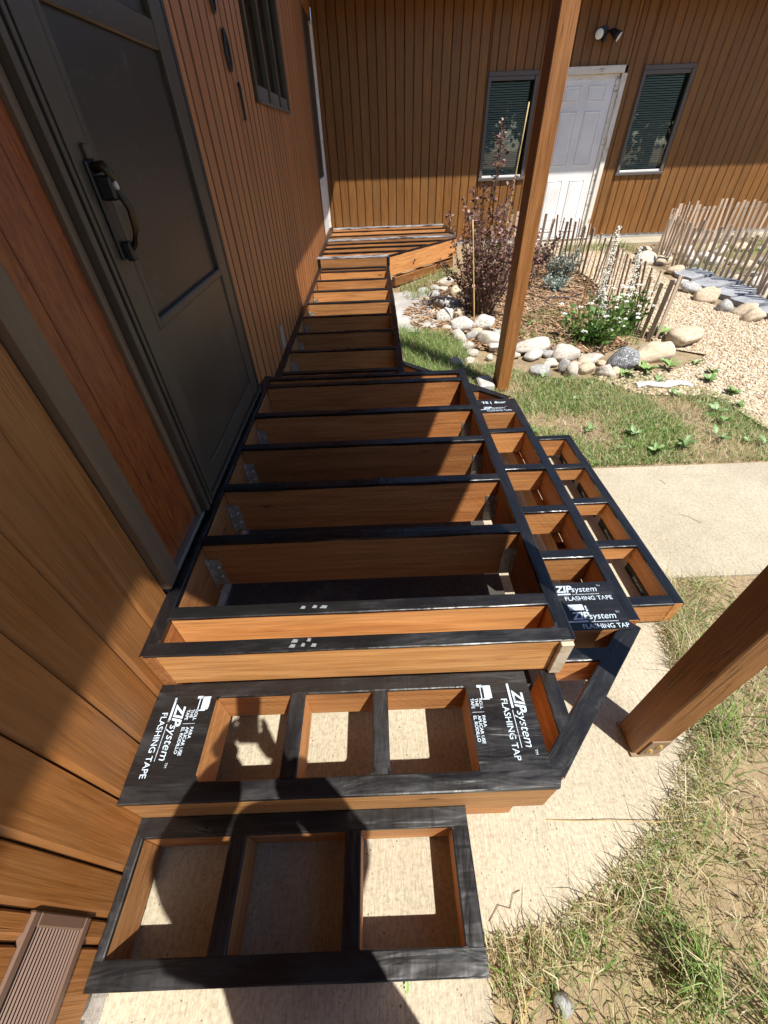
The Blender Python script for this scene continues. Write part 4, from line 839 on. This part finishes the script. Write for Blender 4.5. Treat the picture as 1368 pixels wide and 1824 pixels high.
def yarrow(loc,n,spread,h0,h1,label,leafn,plumes=()):
    o=empty('flowering_plant',loc,label,'flower'); base=Vector(loc); sb=MB(); C=[];D=[]; heads=[]
    for i in range(n):
        a=random.uniform(0,6.28); s=spread*math.sqrt(random.random()); h=random.uniform(h0,h1); tip=base+Vector((math.cos(a)*s,math.sin(a)*s,h)); root=base+Vector((math.cos(a)*s*.3,math.sin(a)*s*.3,0))
        P=[root.lerp(tip,k/5)+Vector((random.gauss(0,.006),random.gauss(0,.006),0)) for k in range(6)]; sb.tube(P,.003,4,cap=False)
        for _ in range(leafn):
            t=random.random()**1.5*.9; p=root.lerp(tip,t); d=Vector((random.gauss(0,1),random.gauss(0,1),random.gauss(.5,.4))).normalized(); C.append(p+d*.02); D.append(d)
        if random.random()<.6: heads.append(tip+Vector((0,0,.02)))
    sb.build('stems',M['stem'],o); leafcloud('foliage',o,np.array([tuple(c) for c in C]),np.array([tuple(c) for c in D]),.050,[(.09,.18,.035),(.13,.24,.05),(.07,.14,.03),(.17,.28,.07)],2)
    for tip in heads:
        b=MB(); R=random.uniform(.014,.032)
        for _ in range(22):
            a=random.uniform(0,6.28); r=R*math.sqrt(random.random()); p=tip+Vector((math.cos(a)*r,math.sin(a)*r,.006-r*.25+random.uniform(-.003,.003))); b.add([tuple(p+Vector(v)*random.uniform(.004,.007)) for v in IV*np.array([1,1,.6])],[tuple(f) for f in IF])
        b.build('flower_head',M['petal'],o)['kind']='stuff'
    for (p0,p1) in plumes:
        b=MB(); a,c=Vector(p0),Vector(p1); sb2=MB().tube([a,a.lerp(c,.5)+Vector((.01,0,0)),c],.004,5).build('flower_stem',M['stem'],o)
        for k in range(260):
            t=.25+.75*random.random(); R=.034*(1.2-t); q=a.lerp(c,t)+Vector((random.gauss(0,R),random.gauss(0,R),random.gauss(0,.008))); b.add([tuple(q+Vector(v)*random.uniform(.004,.008)) for v in IV],[tuple(f) for f in IF])
        b.build('flower_spike',M['petal'],o)['kind']='stuff'
M['stem']=mat('green_stem',(.12,.20,.05),.6)
yarrow((2.72,3.88,.035),40,.36,.12,.42,'bushy green plant with flat white flower heads in front of the lath fence',16,plumes=[((2.83,4.15,.06),(2.95,4.45,.86)),((2.90,4.12,.06),(2.78,4.05,.45))])
yarrow((3.08,4.05,.04),20,.20,.22,.42,'smaller white flowering plant against the lath fence',12,plumes=[((3.10,4.10,.05),(3.12,4.28,.72))])
# broad leaved weeds
LFM=[]
for k,(cc,tooth) in enumerate([((.15,.26,.065),.12),((.20,.31,.085),.4),((.15,.25,.08),.2)]):
    mt_=mat('weed_leaf_%d'%k,cc,.5); gg=N(mt_); gg.color(gg.ramp(gg.noise(gg.co(),9,3,.6),[(.3,tuple(x*.7 for x in cc)),(.7,tuple(x*1.25 for x in cc))])); v=[];f=[]; n=8
    for i in range(n+1):
        t=i/n; w=.20*math.sin(math.pi*min(1,t*.92+.08))**.8*(1-tooth*(i%2))*(1 if t<1 else 0); z=.22*math.sin(t*2.2); v+=[(t,-w,z+.10*w),(t,0,z-.03),(t,w,z+.10*w)]
    for i in range(n): a=3*i; f+=[(a,a+1,a+4,a+3),(a+1,a+2,a+5,a+4)]
    LFM.append(MB().add(v,f).mesh('leaf',mt_,True))
def weed(x,y,size,n,label,group=None,up=.3,kind=0):
    o=empty('broadleaf_weed',(x,y,gz(y)),label,'weed',group)
    for i in range(n):
        a=6.28*i/n+random.gauss(0,.3); s=size*random.uniform(.35,1.05); q=bpy.data.objects.new('leaf',LFM[kind]); q.location=(x,y,gz(y)+.01); q.rotation_euler=(random.gauss(0,.3),-up*random.uniform(.2,1.5),a); q.scale=(s,s*random.uniform(.8,1.2),s); link(q,o)
for x,y,s,n,lb,k in[(3.30,3.02,.13,9,'broad leaved weed at the bend of the gravel edge',0),(3.42,3.16,.11,8,'leafy weed just above the bend of the gravel edge',0),(3.36,2.80,.12,9,'rosette weed lower along the gravel edge',0),(3.38,3.32,.10,7,'small leafy weed below the big tan boulder',1),(3.30,2.62,.09,7,'small weed at the lowest part of the gravel edge',0),(3.38,3.96,.26,7,'tall dandelion with long toothed leaves at the end of the lath fence',1),(2.92,3.22,.20,9,'dandelion rosette in front of the long tan rock',1),(2.72,3.16,.16,8,'dandelion at the foot of the dark slate rock',1),(3.14,3.28,.15,8,'dandelion right of the long tan rock',1),(2.42,2.10,.13,5,'large leaved weed at the lawn edge by the path',0),(2.62,2.14,.15,6,'big mallow weed at the lawn edge right of the large leaved weed',2),(2.38,2.30,.11,5,'mallow weed in the middle of the lawn',2),(2.9,2.2,.10,6,'weed in the lawn near the right edge of the photograph',2),(3.05,2.42,.10,6,'green weed between lawn and gravel at right',0),(2.05,4.1,.13,6,'pale green weed right of the far post in the mulch',0),(2.12,3.62,.10,7,'weed growing between pale rocks right of the far post',1),(2.28,4.35,.11,6,'small weed in the mulch beside the hose',0)]: weed(x,y,s*.72,int(n*1.8),lb,kind=k,up=.35)
FEW=pts(LAWN,26)
for x,y in FEW: weed(x,y,random.uniform(.04,.08),5,'small clover like weed in the lawn','lawn weeds',kind=2,up=.25)
o=mk('fallen_leaf',LFM[1],None,(.704,-.060,.004)); o.scale=(.028,.035,.02); o.rotation_euler=(0,0,1.5); tag(o,'small bright green leaf lying on the concrete at the bottom','leaf')

# ------------------------------------------------------------------ small things on the ground
o=MB().tube([(2.45,5.65,.10),(2.7,5.55,.105),(2.95,5.35,.10),(3.1,5.2,.095),(2.95,5.12,.095),(2.75,5.14,.095),(2.62,5.0,.09),(2.68,4.88,.08)],.012,8).build('drip_hose',M['hose'],None,smooth=True); tag(o,'black drip hose looping over the mulch','hose')
V=[];F=[]; nx,ny=14,18
for j in range(ny+1):
    for i in range(nx+1):
        t=j/ny; x=.90+.02+(i/nx)*(.30+.16*math.sin(t*3.1)+.06*math.sin(t*9)); y=4.25+t*1.35; V.append((x,y,gz(y)+.012+.022*mnoise.noise((x*7,y*7,0))+.012*mnoise.noise((x*19,y*19,4))))
for j in range(ny):
    for i in range(nx): a=j*(nx+1)+i; F.append((a,a+1,a+nx+2,a+nx+1))
o=MB().add(V,F).build('weed_fabric',M['fabric'],None,smooth=True); tag(o,'crumpled grey landscape fabric beside the walkway frame','fabric')
V=[];F=[]; n=10
for j in range(5):
    for i in range(n+1): x=2.70+i/n*.42; y=2.92+j*.022+.02*math.sin(i); V.append((x,y,.022+gz(y)+.022*abs(mnoise.noise((x*25,y*30,2)))+.012*math.sin(j*.8)))
for j in range(4):
    for i in range(n): a=j*(n+1)+i; F.append((a,a+1,a+n+2,a+n+1))
o=MB().add(V,F).build('plastic_wrap',M['plastic'],None); tag(o,'crumpled strip of clear plastic on the lawn below the dandelion rosette','plastic')
def twig(P,r,lb,mt='bamboo'): o=MB().tube(P,r,5).build('twig',M[mt],None); tag(o,lb,'twig')
twig([(.93,-.24,.004),(.955,-.12,.012),(.99,-.065,.018),(1.03,-.045,.012)],.0035,'pale curved dry stem lying in dirt at the bottom right')
twig([(.925,.055,.003),(.955,.085,.004),(.985,.078,.003),(1.0,.105,.005),(1.02,.112,.003)],.0009,'tiny wiggly twig on the concrete right of the front step','bark')
twig([(1.14,.262,.003),(1.22,.256,.008),(1.33,.252,.016),(1.45,.243,.022),(1.58,.247,.02)],.0011,'long thin grass stalk crossing the concrete below the near post')
for k in range(9):
    x=random.uniform(1.95,2.9); y=random.uniform(1.2,1.9); a=random.uniform(0,6.28); L=random.uniform(.04,.16); P=[]
    for i in range(5): P.append((x,y,.003)); a+=random.gauss(0,.35); x+=math.cos(a)*L/4; y+=math.sin(a)*L/4
    o=MB().tube(P,.0008,4).build('dry_stalk',M['bark' if k%2 else 'bamboo'],None); tag(o,'thin dry grass stalk scattered on the concrete path at right','stalk','dry stalks on the path')

# ------------------------------------------------------------------ photographer (only the shadow falls in the picture)
def skin_obj(name,verts,edges,radii,mt,parent=None,sub=2,root=0):
    me=bpy.data.meshes.new(name); me.from_pydata(verts,edges,[]); me.materials.append(mt)
    o=mk(name,me,parent); md=o.modifiers.new('skin','SKIN'); md.use_smooth_shade=True
    if not me.skin_vertices: 
        raise RuntimeError('no skin layer')
    for i,r in enumerate(radii): me.skin_vertices[0].data[i].radius=(r,r) if not hasattr(r,'__len__') else r; me.skin_vertices[0].data[i].use_root=(i==root)
    s=o.modifiers.new('sub','SUBSURF'); s.levels=sub; s.render_levels=sub
    return o
PX,PY=.775,-.42
m=mat('photographer_clothes',(.1,.1,.12),.8); g=N(m); tc=g.n('TexCoord'); sp=g.n('SeparateXYZ'); g.l(tc.outputs['Object'],sp.inputs[0])
g.color(g.ramp(g.math('DIVIDE',sp.outputs['Z'],2.),[(.0,(.05,.04,.035)),(.04,(.06,.07,.11)),(.46,(.06,.07,.11)),(.47,(.16,.16,.17)),(.742,(.16,.16,.17)),(.75,(.50,.33,.25))]))
for n_ in g.t.nodes:
    if n_.type=='VALTORGB': n_.color_ramp.interpolation='CONSTANT'
M['skin']=mat('skin',(.50,.33,.25),.5); M['hair']=mat('dark_hair',(.04,.03,.02),.7)
per=empty('person',(PX,PY,0),'person in grey shirt and jeans holding up a phone, seen only by shadow','person')
V=[(PX,PY,.93),(PX,PY,1.10),(PX+.02,PY+.01,1.28),(PX+.05,PY+.02,1.40),(PX+.07,PY+.03,1.50),          # 0-4 pelvis, waist, chest, collar, neck
   (PX-.15,PY,1.39),(PX-.30,PY+.14,1.18),(.63,PY+.345,1.365),                                # 5-7 left arm
   (PX+.225,PY,1.39),(PX+.185,PY+.17,1.16),(.76,PY+.345,1.365),                                # 8-10 right arm
   (PX-.10,PY,.88),(PX-.12,PY+.03,.48),(PX-.13,PY-.01,.09),(PX-.14,PY+.13,.04),
   (PX+.10,PY,.88),(PX+.12,PY+.03,.48),(PX+.13,PY-.01,.09),(PX+.14,PY+.13,.04),
   (PX+.08,PY+.025,1.56)]
E_=[(0,1),(1,2),(2,3),(3,4),(4,19),(3,5),(5,6),(6,7),(3,8),(8,9),(9,10),(0,11),(11,12),(12,13),(13,14),(0,15),(15,16),(16,17),(17,18)]
Rr=[(.18,.14),(.18,.13),(.20,.14),(.13,.10),.062,.095,.095,.066,.085,.066,.060,.10,.065,.045,.035,.10,.065,.045,.035,.055]
skin_obj('body',V,E_,Rr,m,per)
import bmesh
bm=bmesh.new(); bmesh.ops.create_uvsphere(bm,u_segments=24,v_segments=18,radius=1)
for v in bm.verts:
    x,y,z=v.co; zz=z; w=.076*(1-.20*max(0,-z)**1.5); v.co=(x*w,y*(.096 if y<0 else .088)*(1-.12*max(0,-z)),z*.118)
    if y>.75 and abs(x)<.22 and -.35<z<.1: v.co.y+=.018*(1-abs(x)/.22)
    if y>.6 and .0<z<.25 and .2<abs(x)<.5: v.co.y-=.008
    if y>.6 and -.62<z<-.48 and abs(x)<.4: v.co.y+=.005
    if abs(x)>.93 and abs(z)<.25: v.co.x*=1.14
me=bpy.data.meshes.new('head'); bm.to_mesh(me); bm.free(); me.materials.append(M['skin']); me.polygons.foreach_set('use_smooth',[True]*len(me.polygons))
hd=mk('head',me,per,(PX+.09,PY+.03,1.615),(rad(-24),0,rad(8)))
bm=bmesh.new(); bmesh.ops.create_uvsphere(bm,u_segments=20,v_segments=14,radius=1)
for v in bm.verts:
    x,y,z=v.co; k=1 if (z>.25 or y<.1) else .86
    v.co=(x*.100*k,(y*.118-.006)*k,z*.142*k if z>-.3 else z*.11*k)
me=bpy.data.meshes.new('hair'); bm.to_mesh(me); bm.free(); me.materials.append(M['hair']); mk('hair',me,hd,(PX+.09,PY+.023,1.622),(rad(-24),0,rad(8)))
# phone just behind the lens, turned like the camera
R3=ROT.to_3x3()
ph=MB().box((0,0,0),(.155,.075,.008),bev=.0035).build('phone',mat('phone_black',(.02,.02,.022),.25)); ph.matrix_basis=Matrix.Translation(CAM+R3@Vector((-.0,-.022,.012)))@ROT@Matrix.Rotation(math.pi/2,4,'Z'); tag(ph,'black phone held in the photographer hands, out of the picture','phone')
def hand(side,wrist):
    """palm beside the phone, four fingers round its edge and a thumb on the screen side"""
    e=Vector((side*.047,-.035,.018)); c=lambda v: CAM+R3@(Vector(v)+Vector((0,-.022,0))); w=Vector(wrist)
    v=[w,c((side*.075,-.075,.045))]; ed=[(0,1)]; r=[.030,.030]
    v.append(c((side*.066,-.045,.035))); ed.append((1,2)); r.append(.026)
    for k in range(4):
        b0=len(v); yy=.0-.021*k; L=(.030,.034,.032,.026)[k]
        v+= [c((side*.062,yy-.012,.022)),c((side*.050,yy-.006,.004)),c((side*(.048-L*.35),yy,-.001+.004)),c((side*(.048-L),yy+.002,.006))][:3]
        ed+=[(2,b0),(b0,b0+1),(b0+1,b0+2)]; r+=[.0095,.0088,.0078]
    b0=len(v); v+=[c((side*.050,-.060,.040)),c((side*.034,-.030,.032)),c((side*.022,-.008,.029))]; ed+=[(1,b0),(b0,b0+1),(b0+1,b0+2)]; r+=[.013,.0105,.0085]
    return skin_obj('hand',[tuple(p) for p in v],ed,r,M['skin'],per,sub=1,root=1)
hand(-1,(.63,PY+.345,1.365)); hand(1,(.76,PY+.345,1.365))

# ------------------------------------------------------------------ trees standing across the yard (seen in the window reflections)
def tree(x,y,h,r,label):
    o=empty('leafy_tree',(x,y,0),label,'tree','trees across the yard'); b=MB(); b.tube([(x,y,-.05),(x+.1,y,h*.3),(x-.1,y+.1,h*.6),(x,y,h*.92)],[.22,.17,.10,.02],8)
    for k in range(7):
        a=random.uniform(0,6.28); z0=h*random.uniform(.25,.6); b.tube([(x,y,z0),(x+math.cos(a)*r*.5,y+math.sin(a)*r*.5,z0+h*.12),(x+math.cos(a)*r*.85,y+math.sin(a)*r*.85,z0+h*.2)],[.08,.05,.015],6)
    b.build('trunk',M['trunk'],o); n=4200; cl=RNG.normal(size=(38,3)); cl/=np.linalg.norm(cl,axis=1,keepdims=True); cl*=RNG.uniform(.35,1,(38,1)); C=cl[RNG.integers(0,38,n)]+RNG.normal(0,.16,(n,3)); C=C*np.array([r,r,h*.44])+np.array([x,y,h*.50])
    leafcloud('crown',o,C,RNG.normal(size=(n,3)),.34,[(.05,.10,.02),(.07,.14,.03),(.04,.08,.018),(.09,.15,.04)],5)
for x,y,h,r in[(-6,-17,8,3.2),(1,-20,9,3.5),(6.5,-15,7,3.0),(10,-17,7.5,3.2),(13.5,-14,7,3.0),(17,-15,7.5,3.2),(20,-11,7,3.2),(21,-4,8,3.2),(22,4,9,3.5)]: tree(x,y,h,r,'leafy tree across the yard behind the photographer')
print('objects',len(bpy.data.objects),'tris',sum(len(o.data.polygons) for o in bpy.data.objects if o.type=='MESH'))
